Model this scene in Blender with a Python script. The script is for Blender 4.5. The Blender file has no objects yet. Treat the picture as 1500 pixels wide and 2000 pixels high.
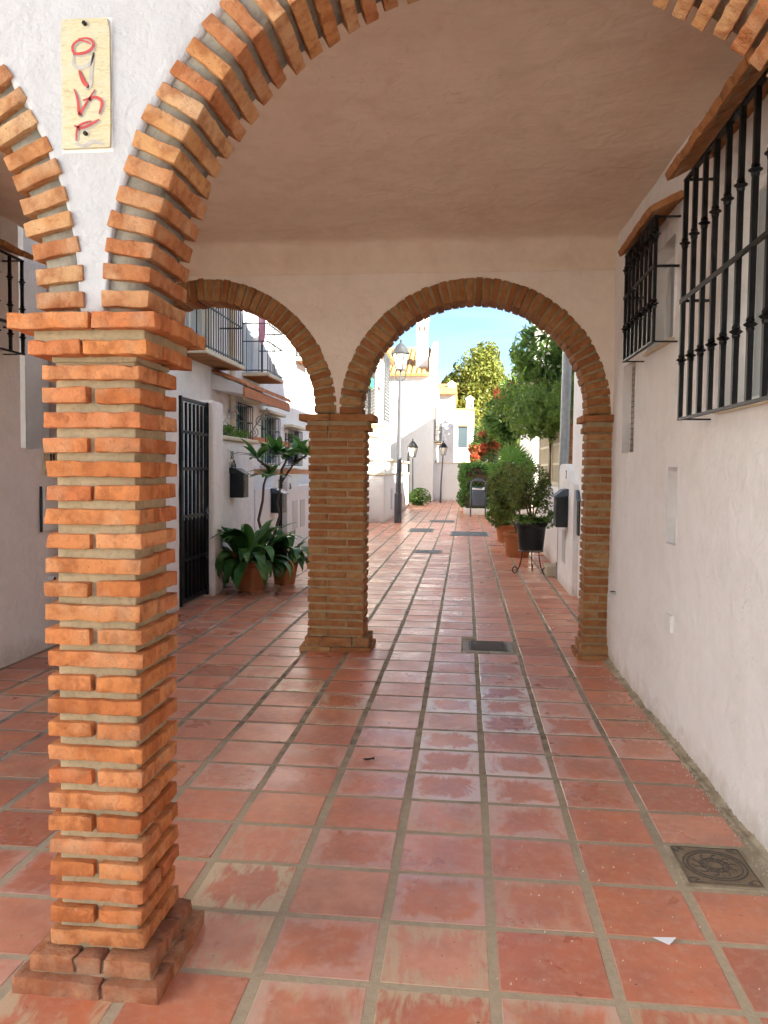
import bpy, math, random
import numpy as np
from mathutils import Vector, Matrix, noise as mnoise
R = math.radians
rnd = random.Random(11)
sc = bpy.context.scene
col = sc.collection

# ------------------------------------------------------------------ camera
F_PX, CAM_H = 1540.0, 1.6
yaw, pitch, roll = R(5.86), math.atan(80.6 / F_PX), 0.0102
fw = Vector((-math.sin(yaw) * math.cos(pitch), math.cos(yaw) * math.cos(pitch), -math.sin(pitch)))
r0 = fw.cross(Vector((0, 0, 1))).normalized(); u0 = r0.cross(fw)
rt = r0 * math.cos(roll) + u0 * math.sin(roll); up = rt.cross(fw)
cd = bpy.data.cameras.new('camera'); cam = bpy.data.objects.new('camera', cd); col.objects.link(cam)
cam.matrix_world = Matrix(((rt.x, up.x, -fw.x, 0), (rt.y, up.y, -fw.y, 0), (rt.z, up.z, -fw.z, CAM_H), (0, 0, 0, 1)))
cd.sensor_fit = 'VERTICAL'; cd.sensor_height = 36; cd.lens = F_PX / 2000 * 36
cd.clip_start = 0.05; cd.clip_end = 2000
sc.camera = cam

# ------------------------------------------------------------------ light
SUN_EL, SUN_AZ = R(27), R(53)           # azimuth measured from -Y (behind the camera) towards +X
sdir = Vector((math.sin(SUN_AZ) * math.cos(SUN_EL), -math.cos(SUN_AZ) * math.cos(SUN_EL), math.sin(SUN_EL)))
w = bpy.data.worlds.new('World'); sc.world = w; w.use_nodes = True
wn = w.node_tree; wl_ = wn.links
bg = wn.nodes['Background']
sky = wn.nodes.new('ShaderNodeTexSky'); sky.sky_type = 'NISHITA'; sky.sun_disc = False
sky.sun_elevation = SUN_EL; sky.sun_rotation = math.atan2(sdir.x, sdir.y)
sky.air_density = 1.0; sky.dust_density = 0.0; sky.ozone_density = 5.0
# thin streaks of high cloud over the whole sky
tc = wn.nodes.new('ShaderNodeTexCoord'); mp = wn.nodes.new('ShaderNodeMapping'); mp.inputs['Scale'].default_value = (1.2, 1.2, 9.0); mp.inputs['Rotation'].default_value = (R(4), R(3), 0)
cn = wn.nodes.new('ShaderNodeTexNoise'); cn.inputs['Scale'].default_value = 2.2; cn.inputs['Detail'].default_value = 6; cn.inputs['Distortion'].default_value = .7
cr_ = wn.nodes.new('ShaderNodeValToRGB'); cr_.color_ramp.elements[0].position = .42; cr_.color_ramp.elements[0].color = (.06,) * 3 + (1,); cr_.color_ramp.elements[1].position = .75; cr_.color_ramp.elements[1].color = (.50,) * 3 + (1,)
cm = wn.nodes.new('ShaderNodeMix'); cm.data_type = 'RGBA'; cm.inputs[7].default_value = (4.6, 4.9, 5.1, 1)
wl_.new(tc.outputs['Generated'], mp.inputs[0]); wl_.new(mp.outputs[0], cn.inputs['Vector']); wl_.new(cn.outputs[0], cr_.inputs[0]); wl_.new(cr_.outputs[0], cm.inputs[0]); wl_.new(sky.outputs[0], cm.inputs[6])
wl_.new(cm.outputs[2], bg.inputs[0]); bg.inputs[1].default_value = 0.05
sl = bpy.data.lights.new('sun', 'SUN'); sl.energy = 5.0; sl.angle = R(0.55); sl.color = (1.0, 0.93, 0.82)
so = bpy.data.objects.new('sun', sl); col.objects.link(so)
so.rotation_euler = (-sdir).to_track_quat('-Z', 'Y').to_euler(); so.location = sdir * 60
vs = sc.view_settings
sc.display_settings.display_device = 'sRGB'
vs.view_transform = 'Standard'; vs.look = 'None'; vs.gamma = 1; vs.use_curve_mapping = False
vs.exposure = 2.52
cy = sc.cycles
cy.max_bounces = 6; cy.diffuse_bounces = 5; cy.glossy_bounces = 3; cy.transmission_bounces = 3; cy.transparent_max_bounces = 4
cy.use_adaptive_sampling = True; cy.adaptive_threshold = .03; cy.adaptive_min_samples = 12
cy.sample_clamp_indirect = 8; cy.use_denoising = True; cy.caustics_reflective = False; cy.caustics_refractive = False

# ------------------------------------------------------------------ node helpers and materials
def nd(nt, t, ins=None, **props):
    n = nt.nodes.new('ShaderNode' + t)
    for k, v in props.items(): setattr(n, k, v)
    for k, v in (ins or {}).items():
        s = n.inputs[k]
        if isinstance(v, bpy.types.NodeSocket): nt.links.new(v, s)
        else: s.default_value = v
    return n
def c4(c): return (c[0], c[1], c[2], 1.0)
def mixc(nt, f, a, b, mode='MIX'):
    n = nd(nt, 'Mix', data_type='RGBA', blend_type=mode)
    for i, v in ((0, f), (6, a), (7, b)):
        if isinstance(v, bpy.types.NodeSocket): nt.links.new(v, n.inputs[i])
        else: n.inputs[i].default_value = c4(v) if i else v
    return n.outputs[2]
def mth(nt, op, a, b=0.0, clamp=False):
    n = nd(nt, 'Math', {0: a, 1: b}, operation=op); n.use_clamp = clamp
    return n.outputs[0]
def noi(nt, scale, detail=4, rough=.55, vec=None, dist=0.0):
    d = {'Scale': scale, 'Detail': min(detail, 3), 'Roughness': rough, 'Distortion': dist}
    if vec is None: vec = nd(nt, 'NewGeometry').outputs['Position']
    d['Vector'] = vec
    return nd(nt, 'TexNoise', d).outputs[0]
def rmp(nt, f, stops):
    n = nd(nt, 'ValToRGB', {0: f}); e = n.color_ramp.elements
    while len(e) < len(stops): e.new(.5)
    for el, (p, c) in zip(e, stops):
        el.position = p; el.color = c4(c) if isinstance(c, (tuple, list)) else (c, c, c, 1)
    return n.outputs[0]
def stretch(nt, s):
    return nd(nt, 'Mapping', {0: nd(nt, 'NewGeometry').outputs['Position'], 3: s}).outputs[0]
def bmp(nt, h, dist, strength=1.0, prev=None):
    d = {'Height': h, 'Distance': dist, 'Strength': strength}
    if prev is not None: d['Normal'] = prev
    return nd(nt, 'Bump', d).outputs[0]
MATS = {}
def mat(name, color=(.5, .5, .5), rough=.8, metal=0.0, spec=.4):
    m = bpy.data.materials.new(name); m.use_nodes = True; nt = m.node_tree
    b = nt.nodes['Principled BSDF']
    b.inputs['Base Color'].default_value = c4(color); b.inputs['Roughness'].default_value = rough
    b.inputs['Metallic'].default_value = metal; b.inputs['Specular IOR Level'].default_value = spec
    MATS[name] = m
    return m, nt, b
def setin(nt, b, **k):
    for key, v in k.items():
        s = b.inputs[{'col': 'Base Color', 'rough': 'Roughness', 'nrm': 'Normal'}[key]]
        nt.links.new(v, s)

def plaster(name, base, dirt, stain=.35, big=.010, fine=.0025):
    m, nt, b = mat(name, base, .88, spec=.25)
    n1 = noi(nt, 1.1, 4); n2 = noi(nt, 14, 5, .6); n3 = noi(nt, 3.2, 5, .6, dist=.6)
    streak = noi(nt, 1.0, 5, .6, stretch(nt, (5, 5, .55)))
    f = mth(nt, 'MULTIPLY', rmp(nt, n3, ((.42, 0), (.75, 1))), stain)
    c = mixc(nt, f, base, dirt)
    c = mixc(nt, mth(nt, 'MULTIPLY', rmp(nt, streak, ((.52, 0), (.78, 1))), stain * .45), c, dirt)
    c = mixc(nt, mth(nt, 'MULTIPLY', rmp(nt, n2, ((.45, 0), (.6, 1))), .12), c, tuple(x * .8 for x in base))
    c = mixc(nt, mth(nt, 'MULTIPLY', rmp(nt, noi(nt, 2.1, 3, .6, None, 1.2), ((.5, 0), (.56, 1))), .16), c, tuple(min(.9, x * 1.1) for x in base))
    hc = mth(nt, 'MULTIPLY', rmp(nt, noi(nt, 1.9, 3, .7, None, 2.5), ((.495, 0), (.5, 1), (.505, 0))), rmp(nt, n1, ((.52, 0), (.62, 1))))
    c = mixc(nt, mth(nt, 'MULTIPLY', hc, .45), c, tuple(x * .55 for x in base))
    # grime near the ground
    z = nd(nt, 'SeparateXYZ', {0: nd(nt, 'NewGeometry').outputs['Position']}).outputs[2]
    zz = mth(nt, 'ADD', z, mth(nt, 'MULTIPLY', mth(nt, 'SUBTRACT', noi(nt, 5, 3, .65, None, .8), .5), .45))
    c = mixc(nt, mth(nt, 'MULTIPLY', rmp(nt, zz, ((0.0, 1), (.16, 0))), .42), c, (.44, .36, .25))
    setin(nt, b, col=c)
    nb = bmp(nt, n1, big * 6, .6); nb = bmp(nt, noi(nt, 7, 4, .55, None, .8), big * 1.8, .9, nb); nb = bmp(nt, noi(nt, 38, 4, .6), fine * 1.4, .9, nb)
    setin(nt, b, nrm=nb)
    return m
plaster('plaster', (.86, .855, .85), (.70, .66, .60), .36)
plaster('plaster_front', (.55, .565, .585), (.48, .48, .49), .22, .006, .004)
plaster('plaster_ceiling', (.78, .66, .54), (.60, .45, .32), .45, .006, .001)  # warm tint is bounce light put into the paint
plaster('plaster_inner', (.82, .735, .65), (.62, .50, .38), .35, .008, .002)  # rear wall paint carries the ceiling's warm bounce tone too
plaster('plaster_street', (.88, .875, .86), (.64, .60, .52), .30)
plaster('plaster_far', (.86, .84, .79), (.72, .68, .58), .18)
plaster('plaster_shade', (.55, .45, .41), (.45, .36, .30), .3)  # tone of the shaded recess wall put into the paint

def brickmat(name, stops, lime=.25, dark=.0):
    m, nt, b = mat(name, (.5, .2, .1), .9, spec=.2)
    ri = nd(nt, 'ObjectInfo').outputs['Random']
    c = rmp(nt, ri, stops)
    g = nd(nt, 'NewGeometry').outputs['Position']
    off = nd(nt, 'VectorMath', {0: g, 1: nd(nt, 'CombineXYZ', {0: mth(nt, 'MULTIPLY', ri, 37.0), 1: 0.0, 2: mth(nt, 'MULTIPLY', ri, 11.0)}).outputs[0]}, operation='ADD').outputs[0]
    n1 = noi(nt, 18, 5, .6, off); n2 = noi(nt, 90, 4, .65, off); n3 = noi(nt, 7, 4, .6, off, .5)
    c = mixc(nt, mth(nt, 'MULTIPLY', rmp(nt, n1, ((.44, 0), (.62, 1))), .60), c, (.29, .088, .03))
    c = mixc(nt, mth(nt, 'MULTIPLY', rmp(nt, n3, ((.50, 0), (.72, 1))), lime), c, (.66, .46, .28))
    c = mixc(nt, rmp(nt, n2, ((.27, .75), (.36, 0))), c, (.16, .07, .035))
    c = mixc(nt, mth(nt, 'MULTIPLY', rmp(nt, noi(nt, 42, 5, .7, off), ((.66, 0), (.78, 1))), .40), c, (.66, .56, .42))
    crk = rmp(nt, noi(nt, 26, 5, .6, nd(nt, 'Mapping', {0: off, 3: (1.0, 1.0, 1.3)}).outputs[0], 1.2), ((.49, 0), (.5, 1), (.51, 0)))
    c = mixc(nt, mth(nt, 'MULTIPLY', mth(nt, 'MULTIPLY', crk, rmp(nt, n3, ((.55, 0), (.62, 1)))), .6), c, (.13, .05, .025))
    if dark:
        c = mixc(nt, mth(nt, 'MULTIPLY', rmp(nt, noi(nt, 12, 5), ((.35, 0), (.6, 1))), dark), c, (.16, .10, .08))
    setin(nt, b, col=c)
    nb = bmp(nt, n1, .010, .8); nb = bmp(nt, n2, .0035, 1.0, nb);     setin(nt, b, nrm=nb)
    return m
brickmat('brick_front', ((0, (.46, .15, .05)), (.2, (.64, .265, .095)), (.4, (.53, .175, .068)), (.6, (.66, .31, .14)), (.8, (.58, .21, .07)), (1, (.56, .26, .11))), .35)
brickmat('brick_arch', ((0, (.50, .235, .09)), (.2, (.58, .32, .14)), (.4, (.44, .18, .075)), (.6, (.58, .37, .19)), (.8, (.50, .205, .085)), (1, (.40, .19, .09))), .5)
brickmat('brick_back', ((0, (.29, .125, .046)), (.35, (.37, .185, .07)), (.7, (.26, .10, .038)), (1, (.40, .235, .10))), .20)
brickmat('brick_base', ((0, (.46, .20, .10)), (.35, (.36, .155, .09)), (.7, (.52, .23, .10)), (1, (.40, .18, .10))), .55, .35)

def mortar(name, a, bcol, sc_=60):
    m, nt, b = mat(name, a, .95, spec=.15)
    n = noi(nt, 9, 5, .6); n2 = noi(nt, sc_, 4, .65)
    c = mixc(nt, rmp(nt, n, ((.35, 0), (.68, 1))), a, bcol)
    c = mixc(nt, mth(nt, 'MULTIPLY', rmp(nt, n2, ((.35, 1), (.5, 0))), .45), c, tuple(x * .55 for x in a))
    setin(nt, b, col=c, nrm=bmp(nt, n2, .002, 1.0, bmp(nt, n, .008, .6)))
    return m
mortar('mortar_front', (.50, .405, .255), (.38, .31, .20))
mortar('mortar_base', (.36, .27, .18), (.26, .18, .12))
mortar('mortar_arch', (.37, .35, .29), (.28, .26, .215))
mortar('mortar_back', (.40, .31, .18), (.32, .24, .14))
mortar('joint', (.40, .335, .245), (.20, .165, .12), 80)
def joint_tone():
    # joints run paler near the front and darker farther in
    nt = MATS['joint'].node_tree; b = nt.nodes['Principled BSDF']; old = b.inputs['Base Color'].links[0].from_socket
    y = nd(nt, 'SeparateXYZ', {0: nd(nt, 'NewGeometry').outputs['Position']}).outputs[1]
    f = rmp(nt, mth(nt, 'MULTIPLY', mth(nt, 'ADD', y, mth(nt, 'MULTIPLY', mth(nt, 'SUBTRACT', noi(nt, 1.2, 3), .5), 2.5)), .1), ((.30, 0), (.46, 1)))
    setin(nt, b, col=mixc(nt, f, mixc(nt, noi(nt, 30, 3), (.54, .455, .32), (.38, .315, .22)), old))
joint_tone()
mortar('crumble', (.50, .43, .31), (.30, .24, .16), 40)
mortar('bounce_stone', (.40, .36, .30), (.34, .30, .25), 30)
mortar('concrete', (.38, .36, .32), (.26, .24, .21), 50)

def tilemat():
    m, nt, b = mat('terracotta_tile', (.4, .15, .09), .45, spec=.45)
    A = lambda n: nd(nt, 'Attribute', attribute_name=n).outputs['Fac']
    tone, cream, salt_sheen = A('tone'), A('cream'), A('salt_sheen')
    uv = nd(nt, 'UVMap').outputs[0]
    s = nd(nt, 'SeparateXYZ', {0: uv})
    e = lambda o: mth(nt, 'SUBTRACT', .5, mth(nt, 'ABSOLUTE', mth(nt, 'SUBTRACT', o, .5)))
    edge = mth(nt, 'MINIMUM', e(s.outputs[0]), e(s.outputs[1]))
    g = nd(nt, 'NewGeometry').outputs['Position']
    off = nd(nt, 'VectorMath', {0: g, 1: nd(nt, 'CombineXYZ', {2: mth(nt, 'MULTIPLY', tone, 50.0)}).outputs[0]}, operation='ADD').outputs[0]
    n1 = noi(nt, 4.5, 5, .6, off); n2 = noi(nt, 26, 5, .62, off); n3 = noi(nt, 130, 3, .6, off)
    c = rmp(nt, tone, ((0, (.47, .140, .070)), (.2, (.66, .230, .115)), (.4, (.57, .180, .095)), (.6, (.70, .270, .140)), (.8, (.63, .200, .090)), (1, (.70, .33, .21))))
    c = mixc(nt, mth(nt, 'MULTIPLY', rmp(nt, n1, ((.38, 0), (.66, 1))), .55), c, (.40, .150, .10))
    c = mixc(nt, mth(nt, 'MULTIPLY', rmp(nt, n2, ((.46, 0), (.72, 1))), .34), c, (.66, .42, .31))
    # darker worn rim and pale bloom along edges
    c = mixc(nt, mth(nt, 'MULTIPLY', rmp(nt, mth(nt, 'ADD', edge, mth(nt, 'MULTIPLY', mth(nt, 'SUBTRACT', n2, .5), .10)), ((0.0, 1), (.05, 0))), .45), c, (.38, .22, .15))
    st_ = noi(nt, 9, 6, .68, nd(nt, 'Mapping', {0: off, 3: (2.2, .6, 1.0)}).outputs[0], .4)
    cr = mth(nt, 'MULTIPLY', cream, rmp(nt, mth(nt, 'ADD', st_, mth(nt, 'MULTIPLY', mth(nt, 'SUBTRACT', .16, edge), .7)), ((.46, 0), (.62, 1))))
    c = mixc(nt, cr, c, (.60, .47, .30))
    sf = mth(nt, 'MULTIPLY', salt_sheen, rmp(nt, mth(nt, 'ADD', mth(nt, 'MULTIPLY', noi(nt, 7, 5, .75, nd(nt, 'Mapping', {0: off, 3: (1.0, .55, 1.0)}).outputs[0], .9), 1.1), mth(nt, 'MULTIPLY', mth(nt, 'SUBTRACT', .12, edge), 1.5)), ((.43, 0), (.62, 1))), clamp=True)
    c = mixc(nt, mth(nt, 'MULTIPLY', sf, .92), c, (.82, .78, .74))  # white stands for salt bloom and for painted floor sheen
    c = mixc(nt, rmp(nt, noi(nt, 55, 2, .5, off), ((.24, .8), (.27, 0))), c, (.07, .045, .035))
    c = mixc(nt, mth(nt, 'MULTIPLY', rmp(nt, noi(nt, 1.3, 5, .65), ((.52, 0), (.72, 1))), .30), c, (.38, .25, .18))
    ro = mth(nt, 'ADD', rmp(nt, noi(nt, 1.6, 3, .6, off), ((.35, .20), (.65, .42))), mth(nt, 'MULTIPLY', n2, .10))
    setin(nt, b, col=c, rough=ro)
    setin(nt, b, nrm=bmp(nt, n3, .0006, .6, bmp(nt, n2, .0025, .6, bmp(nt, n1, .008, .35))))
tilemat()

def simple(name, color, rough=.6, metal=0., spec=.4, n=.15, scale=20, b=.001):
    m, nt, bs = mat(name, color, rough, metal, spec)
    k = noi(nt, scale, 4, .6)
    c = mixc(nt, mth(nt, 'MULTIPLY', rmp(nt, k, ((.35, 0), (.7, 1))), n * 2), color, tuple(x * .55 for x in color))
    setin(nt, bs, col=c, nrm=bmp(nt, k, b, .6))
    return m
simple('iron', (.006, .006, .0065), .50, .0, .4, .3, 60, .0015)
simple('iron_grey', (.065, .07, .075), .55, .2, .4, .2, 30)  # darkened so the lantern looks shaded while the sun hits it
simple('galvanised', (.36, .39, .41), .45, .5, .5, .2, 14)
simple('pole_grey', (.085, .09, .10), .5, .2, .5, .15, 14)  # lamp post's shade put into the colour, well below galvanised
simple('black_plastic', (.008, .013, .014), .45, 0, .5, .2, 10, .0004)
simple('terracotta_pot', (.46, .17, .065), .8, 0, .3, .25, 9)
simple('soil', (.05, .035, .025), .95, 0, .2, .3, 40, .01)
simple('tile_red', (.60, .25, .11), .8, 0, .3, .3, 16, .003)
simple('canopy_tile', (.42, .19, .075), .85, 0, .3, .35, 22, .004)
simple('roof_tile', (.62, .33, .12), .85, 0, .3, .35, 6, .004)
simple('band_red', (.60, .24, .11), .8, 0, .3, .2, 10)
simple('white_paint', (.80, .80, .78), .55, 0, .4, .06, 20)
simple('cream_paint', (.70, .62, .45), .6, 0, .4, .12, 12)
simple('wood_brown', (.16, .085, .045), .6, 0, .4, .3, 18)
simple('shutter_green', (.20, .32, .30), .6, 0, .4, .15, 15)
simple('curtain', (.50, .56, .58), .9, 0, .2, .15, 10)
simple('sign_green', (.03, .33, .20), .5, 0, .4, .1, 10)
simple('awning_yellow', (.72, .60, .30), .8, 0, .3, .15, 8)
simple('parasol_pink', (.70, .34, .44), .8, 0, .3, .15, 8)
simple('bin_grey', (.085, .115, .15), .45, .1, .5, .15, 12)
simple('cast_iron', (.105, .085, .062), .6, .2, .5, .4, 45, .004)
simple('rust_plate', (.27, .20, .125), .75, .0, .4, .35, 50, .003)
simple('bark', (.16, .11, .07), .9, 0, .2, .4, 22, .01)
simple('bark_grey', (.20, .17, .14), .9, 0, .2, .35, 16, .008)
simple('vine_stem', (.11, .07, .045), .9, 0, .2, .35, 16, .008)
simple('ground_far', (.33, .22, .16), .9, 0, .2, .3, 1.2, .004)
simple('crumb_pale', (.72, .66, .54), .9, 0, .2, .15, 60)
simple('paper', (.82, .83, .86), .8, 0, .2, .03, 30)
simple('dry_leaf', (.035, .022, .016), .8, 0, .2, .3, 60)
simple('number_black', (.02, .02, .022), .5, 0, .4, .05, 30)
simple('paint_red', (.62, .085, .075), .6, 0, .4, .35, 40, .0005)
simple('paint_grey', (.52, .50, .46), .6, 0, .4, .2, 40, .0005)
simple('lamp_glass', (.62, .60, .52), .25, 0, .5, .05, 10)
simple('alu', (.55, .56, .56), .5, .2, .5, .1, 20)
m, nt, b = mat('pane', (.05, .07, .08), .08, spec=.6)
m, nt, b = mat('plaque_board', (.6, .52, .30), .35, spec=.5)
wv = noi(nt, 5, 6, .7, stretch(nt, (3, 3, 16)), 1.6)
setin(nt, b, col=mixc(nt, rmp(nt, noi(nt, 22, 5, .65), ((.4, 0), (.65, .6))), rmp(nt, wv, ((.3, (.50, .40, .17)), (.5, (.66, .60, .38)), (.7, (.42, .36, .19)))), (.62, .60, .46)))
m, nt, b = mat('acrylic', (.86, .86, .84), .2, spec=.5)

def leafmat(name, a, bcol, trans=.35, rough=.45, spec=.4):
    m = bpy.data.materials.new(name); m.use_nodes = True; nt = m.node_tree
    b = nt.nodes['Principled BSDF']; out = nt.nodes['Material Output']
    r = nd(nt, 'ObjectInfo').outputs['Random']
    k = mth(nt, 'ADD', mth(nt, 'MULTIPLY', noi(nt, 2.2, 4, .6), .8), mth(nt, 'MULTIPLY', r, .2))
    c = mixc(nt, rmp(nt, k, ((.35, 0), (.72, 1))), a, bcol)
    at = nd(nt, 'Attribute', attribute_name='leaf').outputs['Fac']
    c = mixc(nt, mth(nt, 'MULTIPLY', at, .55), c, tuple(x * .45 for x in a))
    setin(nt, b, col=c); b.inputs['Roughness'].default_value = rough; b.inputs['Specular IOR Level'].default_value = spec
    t = nd(nt, 'BsdfTranslucent', {0: mixc(nt, .4, c, bcol)})
    ms = nd(nt, 'MixShader', {0: trans, 1: b.outputs[0], 2: t.outputs[0]})
    nt.links.new(ms.outputs[0], out.inputs[0])
    MATS[name] = m
leafmat('leaf_aspidistra', (.050, .145, .034), (.095, .225, .040), .2, .30, .5)
leafmat('leaf_plumeria', (.075, .20, .05), (.13, .30, .06), .3, .35, .5)
leafmat('leaf_dark', (.12, .24, .05), (.25, .38, .07), .45)
leafmat('leaf_hedge', (.065, .17, .025), (.13, .28, .035), .35)
leafmat('leaf_mid', (.12, .24, .05), (.22, .34, .06), .4)
leafmat('leaf_ficus', (.13, .19, .04), (.25, .30, .06), .42)
leafmat('leaf_far', (.20, .25, .045), (.36, .34, .06), .4, .6)
leafmat('leaf_far_green', (.10, .19, .04), (.17, .25, .05), .35, .6)
leafmat('leaf_palm', (.10, .24, .045), (.18, .34, .08), .35)
leafmat('leaf_yellow', (.45, .22, .05), (.35, .22, .06), .3)
leafmat('bract_red', (.52, .085, .045), (.62, .17, .08), .35, .7, .2)
leafmat('flower_white', (.72, .68, .60), (.70, .55, .48), .3, .7, .2)

# ------------------------------------------------------------------ object helpers
def wloc(o):
    v = Vector((0, 0, 0))
    while o is not None: v += o.location; o = o.parent
    return v
def lnk(o, parent=None):
    col.objects.link(o); o.parent = parent
    return o
def tag(o, label=None, cat=None, group=None, kind=None):
    if label: o['label'] = label
    if cat: o['category'] = cat
    if group: o['group'] = group
    if kind: o['kind'] = kind
    return o
def thing(name, label, cat, loc=(0, 0, 0), group=None):
    o = bpy.data.objects.new(name, None); o.empty_display_size = .1; lnk(o); o.location = loc
    return tag(o, label, cat, group)
def meshdata(name, V, F, m, smooth=False):
    me = bpy.data.meshes.new(name); me.from_pydata([tuple(v) for v in V], [], F); me.update()
    if m: me.materials.append(MATS[m])
    if smooth:
        me.polygons.foreach_set('use_smooth', [True] * len(me.polygons))
        if smooth != 'all': me.set_sharp_from_angle(angle=R(35 if smooth is True else smooth))
    return me
class MB:
    def __init__(s): s.v = []; s.f = []
    def add(s, V, F):
        n = len(s.v); s.v += [tuple(v) for v in V]; s.f += [tuple(i + n for i in f) for f in F]; return s
    def box(s, x0, x1, y0, y1, z0, z1):
        return s.add([(x0, y0, z0), (x1, y0, z0), (x1, y1, z0), (x0, y1, z0), (x0, y0, z1), (x1, y0, z1), (x1, y1, z1), (x0, y1, z1)],
                     [(0, 3, 2, 1), (4, 5, 6, 7), (0, 1, 5, 4), (1, 2, 6, 5), (2, 3, 7, 6), (3, 0, 4, 7)])
    def bevbox(s, x0, x1, y0, y1, z0, z1, b=.006):
        b = min(b, (x1 - x0) / 3, (y1 - y0) / 3, (z1 - z0) / 3)
        V, F = gridbox((2, 2, 2), (x1 - x0, y1 - y0, z1 - z0), b, 3)
        c = ((x0 + x1) / 2, (y0 + y1) / 2, (z0 + z1) / 2)
        return s.add([(v[0] + c[0], v[1] + c[1], v[2] + c[2]) for v in V], F)
    def tube(s, pts, r, n=8, cap=True, sq=False):
        pts = [Vector(p) for p in pts]; k = len(pts); V = []; F = []
        rr = r if isinstance(r, (list, tuple)) else [r] * k
        ref = None
        for i, p in enumerate(pts):
            t = (pts[min(i + 1, k - 1)] - pts[max(i - 1, 0)]).normalized()
            if ref is None:
                ref = Vector((0, 0, 1)) if abs(t.z) < .9 else Vector((1, 0, 0))
            u = (ref - t * ref.dot(t)).normalized(); ref = u; q = t.cross(u)
            for j in range(n):
                a = 2 * math.pi * (j + (.5 if sq else 0)) / n
                V.append(p + (u * math.cos(a) + q * math.sin(a)) * rr[i] * (1.414 if sq else 1))
        for i in range(k - 1):
            for j in range(n):
                F.append((i * n + j, i * n + (j + 1) % n, (i + 1) * n + (j + 1) % n, (i + 1) * n + j))
        if cap: F += [tuple(reversed(range(n))), tuple(range((k - 1) * n, k * n))]
        return s.add(V, F)
    def lathe(s, prof, c=(0, 0, 0), n=20, close=False):
        V = []; F = []
        for (r, z) in prof:
            for j in range(n):
                a = 2 * math.pi * j / n; V.append((c[0] + r * math.cos(a), c[1] + r * math.sin(a), c[2] + z))
        for i in range(len(prof) - 1):
            for j in range(n): F.append((i * n + j, i * n + (j + 1) % n, (i + 1) * n + (j + 1) % n, (i + 1) * n + j))
        if close: F += [tuple(reversed(range(n))), tuple(range((len(prof) - 1) * n, len(prof) * n))]
        return s.add(V, F)
    def prism(s, poly, axis, a, b):
        # poly: 2D outline in the two other axes (order: axis X -> (y,z), Y -> (x,z), Z -> (x,y))
        def p3(p, t): return {'X': (t, p[0], p[1]), 'Y': (p[0], t, p[1]), 'Z': (p[0], p[1], t)}[axis]
        n = len(poly)
        V = [p3(p, a) for p in poly] + [p3(p, b) for p in poly]
        F = [tuple(range(n)), tuple(reversed(range(n, 2 * n)))] + [(i, i + n, (i + 1) % n + n, (i + 1) % n) for i in range(n)]
        return s.add(V, F)
    def build(s, name, m, parent=None, smooth=False, fix=True):
        o0 = wloc(parent) if parent is not None else Vector((0, 0, 0))
        me = meshdata(name, [(v[0] - o0.x, v[1] - o0.y, v[2] - o0.z) for v in s.v], s.f, m, smooth)
        if fix:
            import bmesh
            bm = bmesh.new(); bm.from_mesh(me); bmesh.ops.recalc_face_normals(bm, faces=bm.faces); bm.to_mesh(me); bm.free()
        return lnk(bpy.data.objects.new(name, me), parent)
def mk(name, me, parent, loc, rot=None, scale=None):
    o = bpy.data.objects.new(name, me); lnk(o, parent); o.location = loc
    if rot is not None: o.rotation_euler = rot
    if scale is not None: o.scale = (scale,) * 3 if not isinstance(scale, tuple) else scale
    return o

_gb = {}
def gridbox(n, dims, bev, seglim=8):
    """box surface as a grid whose outermost rows form a small bevel"""
    def axis(L, k):
        a = [-L / 2, -L / 2 + bev]
        a += [-L / 2 + bev + (L - 2 * bev) * i / k for i in range(1, k)]
        return a + [L / 2 - bev, L / 2]
    ax = [axis(dims[i], max(1, n[i] - 1)) for i in range(3)]
    idx = {}; V = []; F = []
    N = [len(a) - 1 for a in ax]
    def vid(i, j, k):
        key = (i, j, k)
        if key not in idx:
            p = [ax[0][i], ax[1][j], ax[2][k]]
            ex = [i in (0, N[0]), j in (0, N[1]), k in (0, N[2])]
            c = sum(ex)
            if c >= 2:
                q = bev * (.30 if c == 2 else .45)
                for t in range(3):
                    if ex[t]: p[t] -= math.copysign(q, p[t])
            idx[key] = len(V); V.append(p)
        return idx[key]
    for i in range(N[0]):
        for j in range(N[1]):
            F.append((vid(i, j, 0), vid(i, j + 1, 0), vid(i + 1, j + 1, 0), vid(i + 1, j, 0)))
            F.append((vid(i, j, N[2]), vid(i + 1, j, N[2]), vid(i + 1, j + 1, N[2]), vid(i, j + 1, N[2])))
    for i in range(N[0]):
        for k in range(N[2]):
            F.append((vid(i, 0, k), vid(i + 1, 0, k), vid(i + 1, 0, k + 1), vid(i, 0, k + 1)))
            F.append((vid(i, N[1], k), vid(i, N[1], k + 1), vid(i + 1, N[1], k + 1), vid(i + 1, N[1], k)))
    for j in range(N[1]):
        for k in range(N[2]):
            F.append((vid(0, j, k), vid(0, j, k + 1), vid(0, j + 1, k + 1), vid(0, j + 1, k)))
            F.append((vid(N[0], j, k), vid(N[0], j + 1, k), vid(N[0], j + 1, k + 1), vid(N[0], j, k + 1)))
    return V, F
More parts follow.
